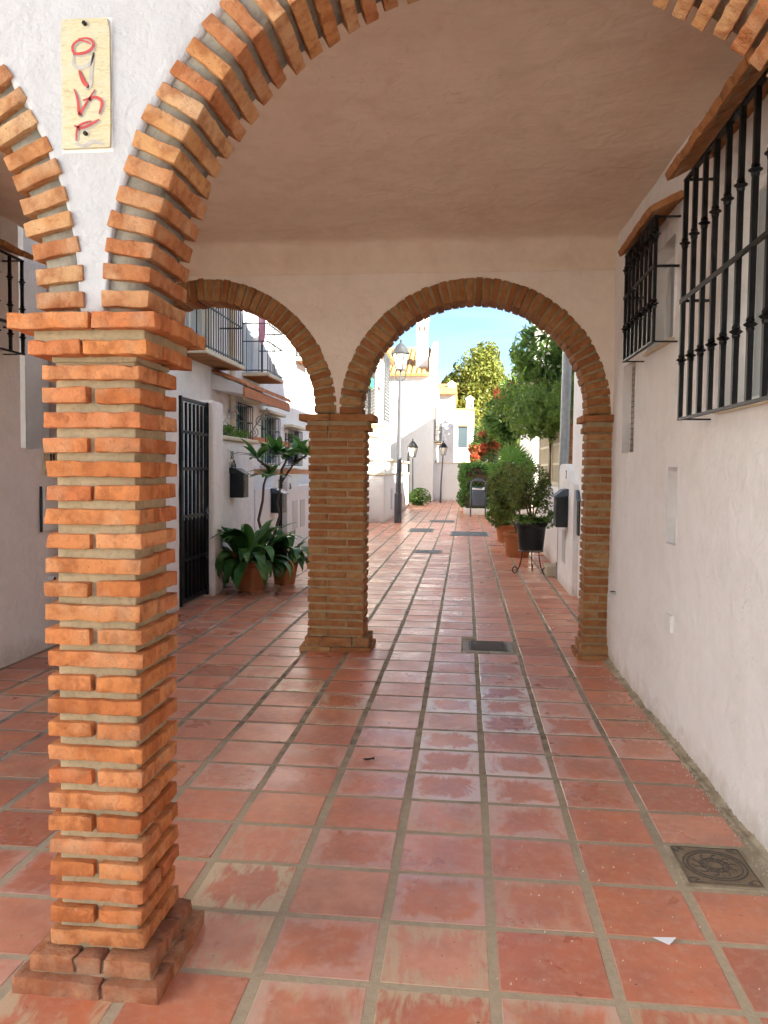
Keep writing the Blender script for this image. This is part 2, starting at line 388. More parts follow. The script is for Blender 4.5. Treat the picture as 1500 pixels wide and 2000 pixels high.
def rough_brick(dims, m, rg, amp=.0035, n=None, bev=.0035, chip=.4, fine=.030):
    """irregular hand-made brick: wavy arrises, small bites out of the edges, slightly bowed faces"""
    n = n or tuple(max(2, min(18, int(d / fine))) for d in dims)
    V, F = gridbox(n, dims, bev)
    s = rg.random() * 100; h = [d / 2 for d in dims]; W = []
    L = max(range(3), key=lambda i: dims[i])
    bites = []
    for _ in range(5):
        if rg.random() < chip:
            c = [rg.choice((-1, 1)) * x for x in h]; c[L if rg.random() < .75 else rg.randrange(3)] *= rg.uniform(-1, 1)
            bites.append((Vector(c), rg.uniform(.006, .020)))
    for v in V:
        p = Vector(v)
        q = mnoise.noise_vector(p * 16 + Vector((s, s * .7, 3)))
        q2 = mnoise.noise_vector(p * 55 + Vector((s, 5, s))); q3 = mnoise.noise_vector(p * 120 + Vector((2, s, s)))
        e = sum(1 for i in range(3) if abs(p[i]) > h[i] - bev * 1.01)
        p2 = p + q * amp * .8 + q2 * amp * (.30 if e < 2 else .75) + q3 * amp * (.12 if e < 2 else .5)
        for c, r_ in bites:
            d = (p - c).length
            if d < r_: p2 = p2.lerp(Vector([x * (1 - .5 * r_ / max(hh, .02)) if abs(x) > hh * .8 else x for x, hh in zip(p2, h)]), (1 - d / r_) * .8)
        W.append(p2)
    return meshdata('brick', W, F, m, 38)
brng = random.Random(5)
def brick(parent, c, dims, m, ry=0.0, **k):
    k.setdefault('amp', .0048 if m == 'brick_base' else .0035); k.setdefault('fine', .020 if m in ('brick_front', 'brick_arch', 'brick_base') else .05)
    me = rough_brick(dims, m, brng, **k)
    o = mk('brick', me, parent, Vector(c) - wloc(parent))
    o.rotation_euler = (brng.uniform(-.006, .006), ry + brng.uniform(-.008, .008), brng.uniform(-.012, .012) if ry == 0 else 0)
    return o
def surf(p, sc_=1.0): return mnoise.noise(Vector(p) * sc_)
def noisy_box(mb, x0, x1, y0, y1, z0, z1, step=.04, amp=.003, bev=.004):
    n = tuple(max(1, int((b - a) / step)) for a, b in ((x0, x1), (y0, y1), (z0, z1)))
    V, F = gridbox(n, (x1 - x0, y1 - y0, z1 - z0), bev)
    c = Vector(((x0 + x1) / 2, (y0 + y1) / 2, (z0 + z1) / 2))
    W = [Vector(v) + c for v in V]
    return mb.add([p + mnoise.noise_vector(p * 17) * amp for p in W], F)

def wall_x(mb, x, y0, y1, z0, z1, holes=(), depth=.2, step=.12, amp=.004, slope=0.0, yref=0.0):
    """wall sheet in the plane X=x; holes (ya,yb,za,zb) get reveals of the given signed depth"""
    ys = sorted({y0, y1, *[h[0] for h in holes], *[h[1] for h in holes]}); zs = sorted({z0, z1, *[h[2] for h in holes], *[h[3] for h in holes]})
    def sub(a):
        o = []
        for p, q in zip(a, a[1:]):
            k = max(1, int(round((q - p) / step))); o += [p + (q - p) * i / k for i in range(k)]
        return o + [a[-1]]
    ys, zs = sub(ys), sub(zs)
    inh = lambda y, z: any(h[0] < y < h[1] and h[2] < z < h[3] for h in holes)
    fx = lambda y, z: x + slope * (yref - y) + amp * (mnoise.noise(Vector((y * 1.7, z * 1.7, x))) + .5 * mnoise.noise(Vector((y * 5, z * 5, x + 9))))
    idx = {}; V = []; F = []
    def vid(i, j):
        if (i, j) not in idx: idx[(i, j)] = len(V); V.append((fx(ys[i], zs[j]), ys[i], zs[j]))
        return idx[(i, j)]
    for i in range(len(ys) - 1):
        for j in range(len(zs) - 1):
            if not inh((ys[i] + ys[i + 1]) / 2, (zs[j] + zs[j + 1]) / 2): F.append((vid(i, j), vid(i + 1, j), vid(i + 1, j + 1), vid(i, j + 1)))
    mb.add(V, F)
    for (a, b, c, d) in holes:
        xf = x + slope * (yref - (a + b) / 2); xb = xf + depth; e = -math.copysign(.005, depth)
        mb.add([(xf + e, a, c), (xf + e, b, c), (xf + e, b, d), (xf + e, a, d), (xb, a, c), (xb, b, c), (xb, b, d), (xb, a, d)],
               [(0, 1, 5, 4), (1, 2, 6, 5), (2, 3, 7, 6), (3, 0, 4, 7)])
    return mb

# ================================================================== THE SETTING
g = MB(); g.add([(-400, -400, -.012), (400, -400, -.012), (400, 400, -.012), (-400, 400, -.012)], [(0, 1, 2, 3)])
tag(g.build('ground', 'ground_far'), kind='structure')

# ---- terracotta paving
PX, PY, X0, Y0 = .3745, .3505, .1175, 4.815
pv = MB(); pv.add([(-9, -9, 0), (9, -9, 0), (9, 46, 0), (-9, 46, 0)], [(0, 1, 2, 3)])
pave = tag(pv.build('pavement', 'joint'), kind='structure')
tag(MB().add([(-8.6, -40, .004), (14, -40, .004), (14, .95, .004), (-8.6, .95, .004)], [(0, 1, 2, 3)]).build('bounce_ground', 'bounce_stone'), kind='structure')  # unseen pale ground added to bounce neutral light onto the arches
trg = random.Random(21)
COVERS = [(.03, .42, 6.98, 7.42), (.885, 1.185, 3.09, 3.42), (-.37, .64, 19.6, 21.0), (-1.5, -.82, 20.6, 21.9), (-.99, -.44, 15.3, 15.9), (-1.12, -.31, 24.7, 25.7)]
def in_cover(x, y): return any(a - .12 < x < b + .12 and c - .10 < y < d + .10 for a, b, c, d in COVERS[:2])
CREAM = {(-3, -6): 1.0, (-3, -7): .75, (-1, -7): .7, (-1, -8): .9, (0, -8): .5, (-4, -7): .95, (-2, -8): .5, (-3, 1): .7, (-4, 2): .8, (-3, 0): .5, (-5, 3): .6, (1, -8): .6, (-4, -8): .9}
def tile_geo(i, j):
    """tile in column i, row j: verts, quads, uv, tone, cream, salt"""
    xa, xb = X0 + i * PX + .013, X0 + (i + 1) * PX - .013
    ya, yb = Y0 + j * PY + .0095, Y0 + (j + 1) * PY - .0095
    xa += trg.uniform(-.003, .003); xb += trg.uniform(-.003, .003); ya += trg.uniform(-.003, .003); yb += trg.uniform(-.003, .003)
    for (a, b, c, d) in COVERS[:2]:                       # tiles are cut round the drain and the cover
        if xa < b + .04 and xb > a - .04 and ya < d + .03 and yb > c - .03:
            if (xb - (b + .04)) > .08: xa = b + .04
            elif ((a - .04) - xa) > .08: xb = a - .04
            elif (yb - (d + .03)) > .08: ya = d + .03
            elif ((c - .03) - ya) > .08: yb = c - .03
            else: return None
    skew = trg.uniform(-.002, .002)
    U = (0, .022, .5, .978, 1); zc = [trg.uniform(.0010, .0026) for _ in range(4)]
    warp = trg.uniform(-.0008, .0012)
    V = []; UV = []
    for b_, v in enumerate(U):
        for a_, u in enumerate(U):
            z = (zc[0] * (1 - u) + zc[1] * u) * (1 - v) + (zc[2] * (1 - u) + zc[3] * u) * v + warp * (1 - (2 * u - 1) ** 2 * (2 * v - 1) ** 2)
            if a_ in (0, 4) or b_ in (0, 4): z = -.003
            wob = .0025 if (a_ in (1, 3) or b_ in (1, 3)) else 0
            V.append((xa + (xb - xa) * u + trg.uniform(-wob, wob) * .6 + skew * v, ya + (yb - ya) * v + trg.uniform(-wob, wob) * .6, z)); UV.append((u, v))
    F = [(b_ * 5 + a_, b_ * 5 + a_ + 1, (b_ + 1) * 5 + a_ + 1, (b_ + 1) * 5 + a_) for b_ in range(4) for a_ in range(4)]
    cx, cyy = (xa + xb) / 2, (ya + yb) / 2
    salt_sheen = math.exp(-((cx - .15) / .48) ** 2 - ((cyy - 5.1) / 1.35) ** 2) * trg.choice((.35, .9, 1.0, 1.1)) \
        + .55 * math.exp(-((cx + .35) / .5) ** 2 - ((cyy - 9.0) / 1.6) ** 2) * trg.choice((0, .6, 1)) + trg.choice((0, 0, 0, 0, 0, .2))
    cream = CREAM.get((i, j), trg.choice((0, 0, 0, 0, 0, 0, .25, .5)) if cyy > 4.8 and cx < -1.0 else trg.choice((0,) * 12 + (.3,)))
    return V, F, UV, trg.random(), cream, min(salt_sheen, 1.0)
def tile_mesh(geos, org):
    V = []; F = []; UV = []; A = {'tone': [], 'cream': [], 'salt_sheen': []}
    for v, f, uv, t, c, s in geos:
        n = len(V); V += [(p[0] - org[0], p[1] - org[1], p[2] - org[2]) for p in v]; F += [tuple(k + n for k in q) for q in f]; UV += uv
        A['tone'] += [t] * len(v); A['cream'] += [c] * len(v); A['salt_sheen'] += [s] * len(v)
    me = meshdata('tile', V, F, 'terracotta_tile', 14)
    ul = me.uv_layers.new(name='UVMap'); li = np.zeros(len(me.loops), dtype=np.int32); me.loops.foreach_get('vertex_index', li)
    ul.data.foreach_set('uv', np.array(UV, dtype=np.float32)[li].ravel())
    for k, a in A.items():
        me.attributes.new(k, 'FLOAT', 'POINT').data.foreach_set('value', np.array(a, dtype=np.float32))
    return me
def pix(x, y, z):
    d = Vector((x, y, z - CAM_H)); w_ = d.dot(fw)
    return (750 + F_PX * d.dot(rt) / w_, 1000 - F_PX * d.dot(up) / w_) if w_ > .2 else (-9999, -9999)
single, rest = [], []
for j in range(-11, 112):
    y = Y0 + (j + .5) * PY
    lo, hi = (-9, 3) if y < 7.2 else (-9, 4)
    xmin, xmax = (-3.75, 1.30) if y < 7.3 else (-3.4, 1.9)
    if y < 2.1: xmin, xmax = -8.2, (1.3 if y > -1.4 else 6)
    if y > 24.2: xmin = -2.6
    if y > 28: xmax = 3.0
    for i in range(-23, 16):
        x = X0 + (i + .5) * PX
        if not (xmin - PX * .5 < x < xmax + PX * .5): continue
        if y < 7.2 and i == 3 and False: continue
        gm = tile_geo(i, j)
        if gm is None: continue
        u, v = pix(x, y, 0)
        seen = -120 < u < 1620 and v < 2150 and not (90 < u < 345 and y > 2.9 and u > 110 and u < 330) and x < 1.2
        (single if seen else rest).append((y, gm, x))
single.sort(key=lambda t: t[0])
rest += single[300:]; single = single[:300]
for y, gm, x in single:
    org = (x, y, 0)
    mk('tile', tile_mesh([gm], org), pave, org)
o = mk('far_tiles', tile_mesh([r_[1] for r_ in rest], (0, 0, 0)), pave, (0, 0, 0)); o['kind'] = 'stuff'

# ---- porch building: walls, ceiling, upper storey
YF0, YF1, YB0, YB1 = 2.263, 2.55, 6.878, 7.16
XL, XR = -3.65, 1.262
ARCH = dict(fr=(.125, 2.06, 1.06, 1.205, 2.255, 2.56), fl=(-2.335, 2.06, 1.06, 1.205, 2.255, 2.56),
            br=(.055, 2.092, .973, 1.163, 6.868, 7.17), bl=(-2.315, 2.10, .985, 1.178, 6.868, 7.17))
porch = thing('porch_building', 'white plastered archway building spanning the passage, with smooth ceiling', 'building', (-1.1, 4.7, 0))
def arcade_wall(arches, y0, y1, m, zs0, xa, xb):
    xs = []
    x = xa
    while x < xb: xs.append(x); x += .009
    def zb(x):
        z = None
        for (c, z0, ri, ro, _, _) in arches:
            d = ro - .016 - abs(x - c)
            if d > 0:
                t = z0 + math.sqrt((ro - .016) ** 2 - (x - c) ** 2)
                z = t if z is None else max(z, t)
        if z is None: z = zs0
        return z + .017 * mnoise.noise(Vector((x * 26, y0, 0))) + .012 * mnoise.noise(Vector((x * 75, y0, 4)))
    top = 6.6; mb = MB(); V = []; F = []
    Z = [(zb(x)) for x in xs]; nz = 26
    # front and back sheets: rows start at the ragged lower edge
    for side, yy in ((0, y0), (1, y1)):
        n0 = len(V)
        for x, z in zip(xs, Z):
            for k in range(nz + 1):
                t = (k / nz) ** 1.6; zz = z + (top - z) * t
                lip = (.011 + .006 * mnoise.noise(Vector((x * 40, 3, yy)))) * math.exp(-(zz - z) / .014) - .004 * math.exp(-((zz - z - .03) / .02) ** 2)
                dy = .0035 * mnoise.noise(Vector((x * 2.2, zz * 2.2, yy))) + .0018 * mnoise.noise(Vector((x * 9, zz * 9, yy)))
                V.append((x, yy + (lip + dy if side == 0 else -lip - dy), zz))
        for i in range(len(xs) - 1):
            for k in range(nz):
                a = n0 + i * (nz + 1) + k; F.append((a, a + nz + 1, a + nz + 2, a + 1))
    m1 = len(xs) * (nz + 1)
    for i in range(len(xs) - 1):
        a, b = i * (nz + 1), (i + 1) * (nz + 1); F.append((a, b, b + m1, a + m1))
    mb.add(V, F)
    return mb
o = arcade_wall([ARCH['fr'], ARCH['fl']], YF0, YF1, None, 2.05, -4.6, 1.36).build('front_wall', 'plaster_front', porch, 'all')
o['label'] = 'bright white front wall between the two near arches'
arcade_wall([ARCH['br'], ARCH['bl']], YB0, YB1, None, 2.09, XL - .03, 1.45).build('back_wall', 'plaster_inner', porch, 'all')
# ceiling with a soft cove at the back and the raised band above the rear arches
prof = [(6.8745, 3.302), (6.872, 3.304), (6.868, 3.308), (6.866, 3.40), (6.862, 3.48), (6.85, 3.535), (6.82, 3.562), (6.76, 3.574)] + [(6.7 - 4.15 * k / 40, 3.576 - .06 * (k / 40)) for k in range(1, 41)]
V = []; F = []
nx = 50; xs = [XL - .02 + (XR + .05 - XL) * i / nx for i in range(nx + 1)]
for (y, z) in prof:
    for x in xs:
        V.append((x, y + (.002 * surf((x * 6, z * 9, 1)) if y > 6.8 else 0), z + .006 * surf((x * 1.3, y * 1.3, 7)) * (1 if y < 6.75 else 0)))
for k in range(len(prof) - 1):
    for i in range(nx): a = k * (nx + 1) + i; F.append((a, a + 1, a + nx + 2, a + nx + 1))
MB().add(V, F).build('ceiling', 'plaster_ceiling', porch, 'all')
MB().box(-5.2, 1.9, YF0 + .02, YB1 - .02, 6.45, 6.59).build('roof_slab', 'roof_tile', porch)  # unseen upper storey and roof added to keep sun off the porch

# right-hand house, whose wall closes the porch on that side
rh = thing('house', 'long white plastered house wall with iron window cages along the passage', 'house', (1.3, 4, 0))
SL = .013; xr = lambda y: 1.232 + SL * (6.87 - y)
BW, SW, NI, SLT = (2.72, 4.16, 1.93, 3.02), (5.02, 5.72, 2.44, 3.06), (6.02, 6.46, 1.76, 2.44), (4.84, 5.06, 1.17, 1.64)
mb = MB(); wall_x(mb, 1.232, -9, 7.16, -.01, 7.5, (BW, SW), .16, .10, .005, SL, 6.87)
mb2 = MB(); 
# the narrow recesses are cut from the same sheet
mb = MB(); wall_x(mb, 1.232, 2.0, 7.16, -.01, 3.62, (BW, SW, NI, SLT), .16, .045, .011, SL, 6.87)
mb.build('wall', 'plaster', rh, 'all', fix=False)
mb = MB().box(1.35, 8.5, -4.0, 1.98, -.01, 8.0); mb.build('shade_block', 'plaster_shade', rh)  # unseen block added to shade the front, dull to mute its bounce
MB().box(1.45, 8.5, 1.99, 11.0, -.01, 8.0).build('shade_block', 'plaster_street', rh)  # mass sized to shade the left houses, white to brighten the alley
mb = MB(); mb.prism([(1.2, 8.0), (8.6, 8.0), (4.9, 9.4)], 'Y', -4.2, 11.1); mb.build('roof', 'roof_tile', rh)
for (a, b, c, d) in (BW, SW):
    xx = xr((a + b) / 2) + .14
    w_ = MB().box(xx, xx + .02, a, b, c, d).build('window', 'curtain', rh)
    f = MB(); f.box(xx - .025, xx - .002, a, a + .05, c, d).box(xx - .025, xx - .002, b - .05, b, c, d).box(xx - .025, xx - .002, a + .05, b - .05, d - .05, d).box(xx - .025, xx - .002, a + .05, b - .05, c, c + .05).box(xx - .025, xx - .002, (a + b) / 2 - .03, (a + b) / 2 + .03, c + .05, d - .05)
    f.build('frame', 'white_paint', w_)
    # thin tiled sill
    s_ = MB(); n = int((b - a) / .14)
    for k in range(n):
        y = a + (b - a) * k / n; x1 = xr(y); s_.bevbox(x1 - .034, x1 + .12, y + .003, y + (b - a) / n - .003, c - .028, c - .008, .004)
    s_.build('sill', 'cream_paint', w_)
# mesh niche: back panel, wire lattice, curved sill ; slit niche back
a, b, c, d = NI
nb_ = MB().box(xr(6.2) + .15, xr(6.2) + .17, a, b, c, d).build('niche_back', 'plaster_shade', rh)
mesh_ = MB()
for k in range(9): y = a + (b - a) * (k + .5) / 9; mesh_.tube([(xr(6.2) + .06, y, c), (xr(6.2) + .06, y, d)], .0022, 4)
for k in range(16): z = c + (d - c) * (k + .5) / 16; mesh_.tube([(xr(6.2) + .06, a, z), (xr(6.2) + .06, b, z)], .0022, 4)
mesh_.build('wire_mesh', 'wood_brown', rh)
a, b, c, d = SLT
MB().box(xr(5) + .15, xr(5) + .17, a, b, c, d).build('niche_back', 'plaster', rh)
# crumbling mortar fillet along the wall foot
V = []; F = []; n = 480
for i in range(n + 1):
    y = 2.4 + (6.8 - 2.4) * i / n; x1 = xr(y); q = .026 + .016 * surf((y * 6, 0, 2)) + .016 * surf((y * 28, 1, 2)) + .012 * surf((y * 80, 1, 2)); h = .024 + .014 * surf((y * 4, 5, 2)) + .016 * surf((y * 30, 8, 2)) + .010 * surf((y * 90, 8, 2))
    for (dx, z) in ((.015, h + .012), (-q * .35, h * .6), (-q * .75, h * .38 + .008 * surf((y * 40, 3, 3))), (-q * 1.25, .012), (-q * 1.6, -.004)): V.append((x1 + dx, y, z))
for i in range(n):
    for k in range(4): a = i * 5 + k; F.append((a, a + 5, a + 6, a + 1))
MB().add(V, F).build('mortar_fillet', 'crumble', rh, 'all')

# left porch wall with the recess behind its parapet
lw = thing('porch_side_wall', 'white plastered side wall with a low parapet, behind the near brick pillar', 'wall', (XL, 5, 0))
LW = (5.05, 5.85, 2.52, 3.16)
mb = MB(); wall_x(mb, XL, 2.0, 6.18, -.01, 3.62, (LW, (2.62, 4.82, .0, 2.75)), -.25, .10, .006)  # front opening is out of view, added to let in light
mb.add([(XL, 6.18, 1.7), (XL - .25, 6.18, 1.7), (XL - .25, 6.18, 3.62), (XL, 6.18, 3.62)], [(0, 1, 2, 3)])
wall_x(mb, XL - .002, 6.18, 7.16, -.01, 1.757, (), -.2, .10, .006)
mb.add([(XL, 6.18, 1.757), (XL, 7.16, 1.757), (XL - .22, 7.16, 1.757), (XL - .22, 6.18, 1.757)], [(0, 1, 2, 3)])
mb.build('wall', 'plaster', lw, 'all')
mb = MB().box(-5.3, -3.67, 7.62, 7.8, -.01, 3.62); mb.box(-5.5, -5.3, 5.5, 7.8, -.01, 3.62); mb.build('recess_wall', 'plaster_shade', lw)
w_ = MB().box(-4.92, -4.37, 7.595, 7.615, 1.86, 2.75).build('window', 'curtain', lw)
f = MB(); f.box(-4.98, -4.34, 7.57, 7.594, 2.62, 2.80).box(-4.37, -4.335, 7.57, 7.594, 1.8, 2.62).box(-4.66, -4.63, 7.57, 7.594, 1.86, 2.62); f.build('frame', 'white_paint', w_)
MB().box(XL - .18, XL - .16, LW[0], LW[1], LW[2], LW[3]).build('window', 'pane', lw)

# unseen white house added to bounce sunlight into the porch
sq = thing('house', 'added white house, out of view, that bounces sunlight towards the arches', 'house', (-6.4, -5, 0))
MB().box(-12, -6.4, -13, 1.0, -.01, 6.8).build('wall', 'plaster_street', sq)
MB().prism([(-6.0, 6.8), (-6.0, 6.9), (-9.1, 8.2), (-12.4, 6.8)], 'Y', -13.2, 1.2).build('roof', 'roof_tile', sq)
for y in (-10.5, -6.5, -2.5):
    for z in (.9, 3.9): w_ = MB().box(-6.398, -6.385, y - .6, y + .6, z, z + 1.5).build('window', 'pane', sq); MB().box(-6.384, -6.36, y - .66, y - .6, z, z + 1.5).box(-6.384, -6.36, y + .6, y + .66, z, z + 1.5).box(-6.384, -6.34, y - .66, y + .66, z - .07, z).build('frame', 'white_paint', w_)

# ---- brick pillars
def pillar(label, cx, cyy, wx, wy, z0, z1, n, pat, bm_, mm, base, caps, group=None, base_m='brick_base'):
    t = thing('brick_pillar', label, 'pillar', (cx, cyy, 0), group)
    ins = .026 if bm_ == 'brick_front' else .013
    core = MB(); noisy_box(core, cx - wx / 2 + ins, cx + wx / 2 - ins, cyy - wy / 2 + ins, cyy + wy / 2 - ins, -.01, z1 + .10, .035, .004)
    bcore = MB()
    for (xa, xb, ya, yb, za, zb, *_r) in base:
        noisy_box(bcore, xa + .010, xb - .010, ya + .010, yb - .010, za - .004, zb - .012, .04, .004)
    if len(base) == 2: noisy_box(bcore, base[1][0] + .004, base[1][1] - .004, base[1][2] + .004, base[1][3] - .004, base[0][5] - .012, base[1][4] + .004, .03, .007)
    bcore.build('base_mortar', 'mortar_base', t, 'all')
    for (xa, xb, ya, yb, za, zb, *_r) in caps:
        noisy_box(core, xa + .03, xb - .03, ya + .03, yb - .03, za + .006, zb - .006, .05, .003)
    if len(caps) == 2: noisy_box(core, caps[0][0] + .016, caps[0][1] - .016, caps[0][2] + .016, caps[0][3] - .016, caps[0][5] - .006, caps[1][4] + .006, .04, .004)
    noisy_box(core, cx - wx / 2 + ins * .7, cx + wx / 2 - ins * .7, cyy - wy / 2 + ins * .7, cyy + wy / 2 - ins * .7, z1 - .008, caps[0][4] + .006, .04, .004)
    core.build('mortar', mm, t, 'all')
    pt = (z1 - z0) / n; bh = pt * (.63 if bm_ == 'brick_front' else .70)
    for k in range(n):
        z = z0 + pt * (k + .5)
        for (xa, xb, ya, yb) in pat[k % len(pat)]:
            j = brng.uniform(-.004, .004); q = brng.uniform(-.004, .004)
            brick(t, (cx + (xa + xb) / 2 * wx + j, cyy + (ya + yb) / 2 * wy + q, z + brng.uniform(-.0025, .0025)), ((xb - xa) * wx, (yb - ya) * wy, bh * brng.uniform(.94, 1.05)), bm_)
    for grp_, mm_ in ((base, base_m), (caps, bm_)):
        for (xa, xb, ya, yb, za, zb, sx, sy) in grp_:
            # ring of bricks: sx joints along front/back, sy along the sides
            d = .125
            L = (xb - xa); xs_ = [xa + L * s_ for s_ in sx]
            xs_ = [xa] + xs_ + [xb]
            for q in range(len(xs_) - 1):
                for yy0, yy1 in ((ya, ya + d), (yb - d, yb)):
                    brick(t, ((xs_[q] + xs_[q + 1]) / 2, (yy0 + yy1) / 2, (za + zb) / 2), (xs_[q + 1] - xs_[q] - .010, d, zb - za), mm_)
            if yb - ya - 2 * d > .05:
                for xx0, xx1 in ((xa, xa + d), (xb - d, xb)):
                    brick(t, ((xx0 + xx1) / 2, (ya + yb) / 2, (za + zb) / 2 + .001), (d, yb - ya - 2 * d - .012, (zb - za) * .97), mm_)
    return t
h = .5
P2 = [[(-h, h, -h, -.02), (-h, h, .02, h)], [(-h, -.035, -h, h), (.035, h, -h, h)]]
pillar('near orange brick pillar with recessed mortar courses, carrying the two front arches', -1.111, 2.408, .300, .300, .110, 1.922, 25, P2, 'brick_front', 'mortar_front',
       [(-1.355, -.885, 2.19, 2.625, -.004, .052, (.62,), ()), (-1.312, -.918, 2.222, 2.59, .058, .108, (.38, .60), ())],
       [(-1.292, -.918, 2.218, 2.60, 1.930, 1.972, (.46,), ()), (-1.338, -.880, 2.19, 2.63, 2.002, 2.048, (.56,), ())])
P3 = [[(-h, -.17, -h, -.02), (-.145, h, -h, -.02), (-h, .17, .02, h), (.195, h, .02, h)], [(-h, .17, -h, -.02), (.195, h, -h, -.02), (-h, -.17, .02, h), (-.145, h, .02, h)]]
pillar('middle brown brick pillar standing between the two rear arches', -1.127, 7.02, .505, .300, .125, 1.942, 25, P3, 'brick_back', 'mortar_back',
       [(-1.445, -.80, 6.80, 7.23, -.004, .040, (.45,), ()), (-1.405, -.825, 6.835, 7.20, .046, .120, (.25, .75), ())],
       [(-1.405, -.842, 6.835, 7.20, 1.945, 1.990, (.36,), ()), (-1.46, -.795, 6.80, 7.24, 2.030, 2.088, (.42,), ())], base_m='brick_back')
P4 = [[(-h, h, -h, -.02), (-h, h, .02, h)], [(-h, .0, -h, h), (.04, h, -h, h)]]
pillar('brown brick half pillar flush against the white side wall under the rear arch', 1.142, 7.02, .225, .300, .125, 1.942, 25, P4, 'brick_back', 'mortar_back',
       [(.972, 1.25, 6.80, 7.23, -.004, .040, (), ()), (1.005, 1.25, 6.835, 7.20, .046, .120, (), ())],
       [(1.008, 1.25, 6.835, 7.20, 1.945, 1.990, (), ()), (.978, 1.25, 6.80, 7.24, 2.030, 2.088, (), ())], base_m='brick_back')
pillar('brown brick half pillar at the left end of the rear arches, hidden behind the near pillar', -3.475, 7.02, .33, .300, .125, 1.942, 25, P4, 'brick_back', 'mortar_back',
       [(-3.64, -3.26, 6.80, 7.23, -.004, .040, (), ()), (-3.64, -3.285, 6.835, 7.20, .046, .120, (), ())],
       [(-3.64, -3.285, 6.835, 7.20, 1.945, 1.990, (), ()), (-3.64, -3.255, 6.80, 7.24, 2.030, 2.088, (), ())], base_m='brick_back')

# ---- brick arches
def arch(label, key, n, bm_, mm, bt):
    c, z0, ri, ro, ya, yb = ARCH[key]
    t = thing('brick_arch', label, 'arch', (c, (ya + yb) / 2, z0), 'brick arches of the porch')
    ins = .027 if bm_ == 'brick_arch' else .011; V = []; F = []; K = 90
    for i in range(K + 1):
        a = math.pi * i / K
        for (r_, y) in ((ri + ins, ya + ins), (ri + ins, yb - ins), (ro - .003, yb - ins), (ro - .003, ya + ins * .8)):
            rr = r_ + .004 * surf((a * 30, y * 3, r_))
            V.append((c + rr * math.cos(a), y + .003 * surf((a * 40, y, r_ * 9)), z0 + rr * math.sin(a)))
    for i in range(K):
        for k in range(4): F.append((i * 4 + k, i * 4 + (k + 1) % 4, i * 4 + 4 + (k + 1) % 4, i * 4 + 4 + k))
    F += [(0, 1, 2, 3), (K * 4 + 3, K * 4 + 2, K * 4 + 1, K * 4)]
    MB().add(V, F).build('mortar', mm, t, 'all')
    for k in range(n):
        a = math.pi * (k + .5) / n + brng.uniform(-.004, .004); L = ro - ri; rm = (ri + ro) / 2 + brng.uniform(-.006, .006)
        brick(t, (c + rm * math.cos(a), (ya + yb) / 2 + brng.uniform(-.005, .005), z0 + rm * math.sin(a)), (L, yb - ya, bt * brng.uniform(.92, 1.08)), bm_, ry=-a, chip=.5)
    return t
arch('large near brick arch overhead, spanning from the orange pillar to the right wall', 'fr', 48, 'brick_arch', 'mortar_arch', .046)
arch('near brick arch at the left picture edge, cut off by the frame', 'fl', 48, 'brick_arch', 'mortar_arch', .046)
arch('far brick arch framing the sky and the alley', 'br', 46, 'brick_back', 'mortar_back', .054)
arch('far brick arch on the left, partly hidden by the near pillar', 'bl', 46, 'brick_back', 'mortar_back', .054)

# ---- painted plaque on the front wall
pq = thing('plaque', 'weathered yellowish plaque with red brush lettering, screwed to the white wall', 'plaque', (-1.114, 2.265, 2.53))
MB().bevbox(-1.196, -1.037, 2.262, 2.272, 2.522, 2.906, .004).build('backing', 'acrylic', pq)
V = [(-1.190, 2.522 + .010), (-1.045, 2.534), (-1.042, 2.60), (-1.043, 2.86), (-1.05, 2.898), (-1.186, 2.9), (-1.189, 2.86), (-1.188, 2.6)]
MB().prism([(x, z) for x, z in V], 'Y', 2.252, 2.2615).build('board', 'plaque_board', pq)
def stroke(pts, wd, y, m, nm):
    # brush ribbon along a smooth path, u to the right and v up in board units (0..1)
    P = [Vector((-1.19 + u * .148, 0, 2.53 + v * .37)) for u, v in pts]; Q = []
    for i in range(len(P) - 1):
        p0, p1, p2, p3 = P[max(i - 1, 0)], P[i], P[i + 1], P[min(i + 2, len(P) - 1)]
        for s_ in range(6):
            t = s_ / 6; Q.append(.5 * ((2 * p1) + (p2 - p0) * t + (2 * p0 - 5 * p1 + 4 * p2 - p3) * t * t + (3 * p1 - p0 - 3 * p2 + p3) * t ** 3))
    Q.append(P[-1]); V = []; F = []
    for i, q in enumerate(Q):
        d = (Q[min(i + 1, len(Q) - 1)] - Q[max(i - 1, 0)]).normalized(); nn = Vector((d.z, 0, -d.x)); ww = wd * (.35 + .65 * math.sin(math.pi * min(1, (i + 1) / (len(Q) * .55)) * .5)) * (1 if i < len(Q) * .7 else 1 - .7 * (i - len(Q) * .7) / (len(Q) * .3))
        V += [(q.x + nn.x * ww, y, q.z + nn.z * ww), (q.x - nn.x * ww, y, q.z - nn.z * ww)]
    for i in range(len(Q) - 1): F.append((2 * i, 2 * i + 1, 2 * i + 3, 2 * i + 2))
    MB().add(V, F).build(nm, m, pq)
G1 = [[(.62, .80), (.40, .83), (.25, .79), (.30, .73), (.55, .74), (.68, .79), (.58, .84), (.36, .84)], [(.26, .76), (.24, .66), (.40, .63), (.58, .66), (.66, .74)],
      [(.66, .74), (.60, .60), (.58, .50), (.48, .46)], [(.38, .60), (.46, .52), (.55, .475)], [(.27, .46), (.34, .38), (.37, .27), (.42, .29), (.70, .45)],
      [(.45, .37), (.70, .39), (.84, .35), (.78, .26)], [(.26, .18), (.45, .16), (.78, .22)], [(.30, .06), (.35, .17), (.62, .21)], [(.26, .05), (.45, .03), (.62, .06), (.86, .04)]]
for k, g_ in enumerate(G1):
    stroke([(u + .02, v - .008) for u, v in g_], .0058, 2.2505, 'paint_grey', 'lettering')
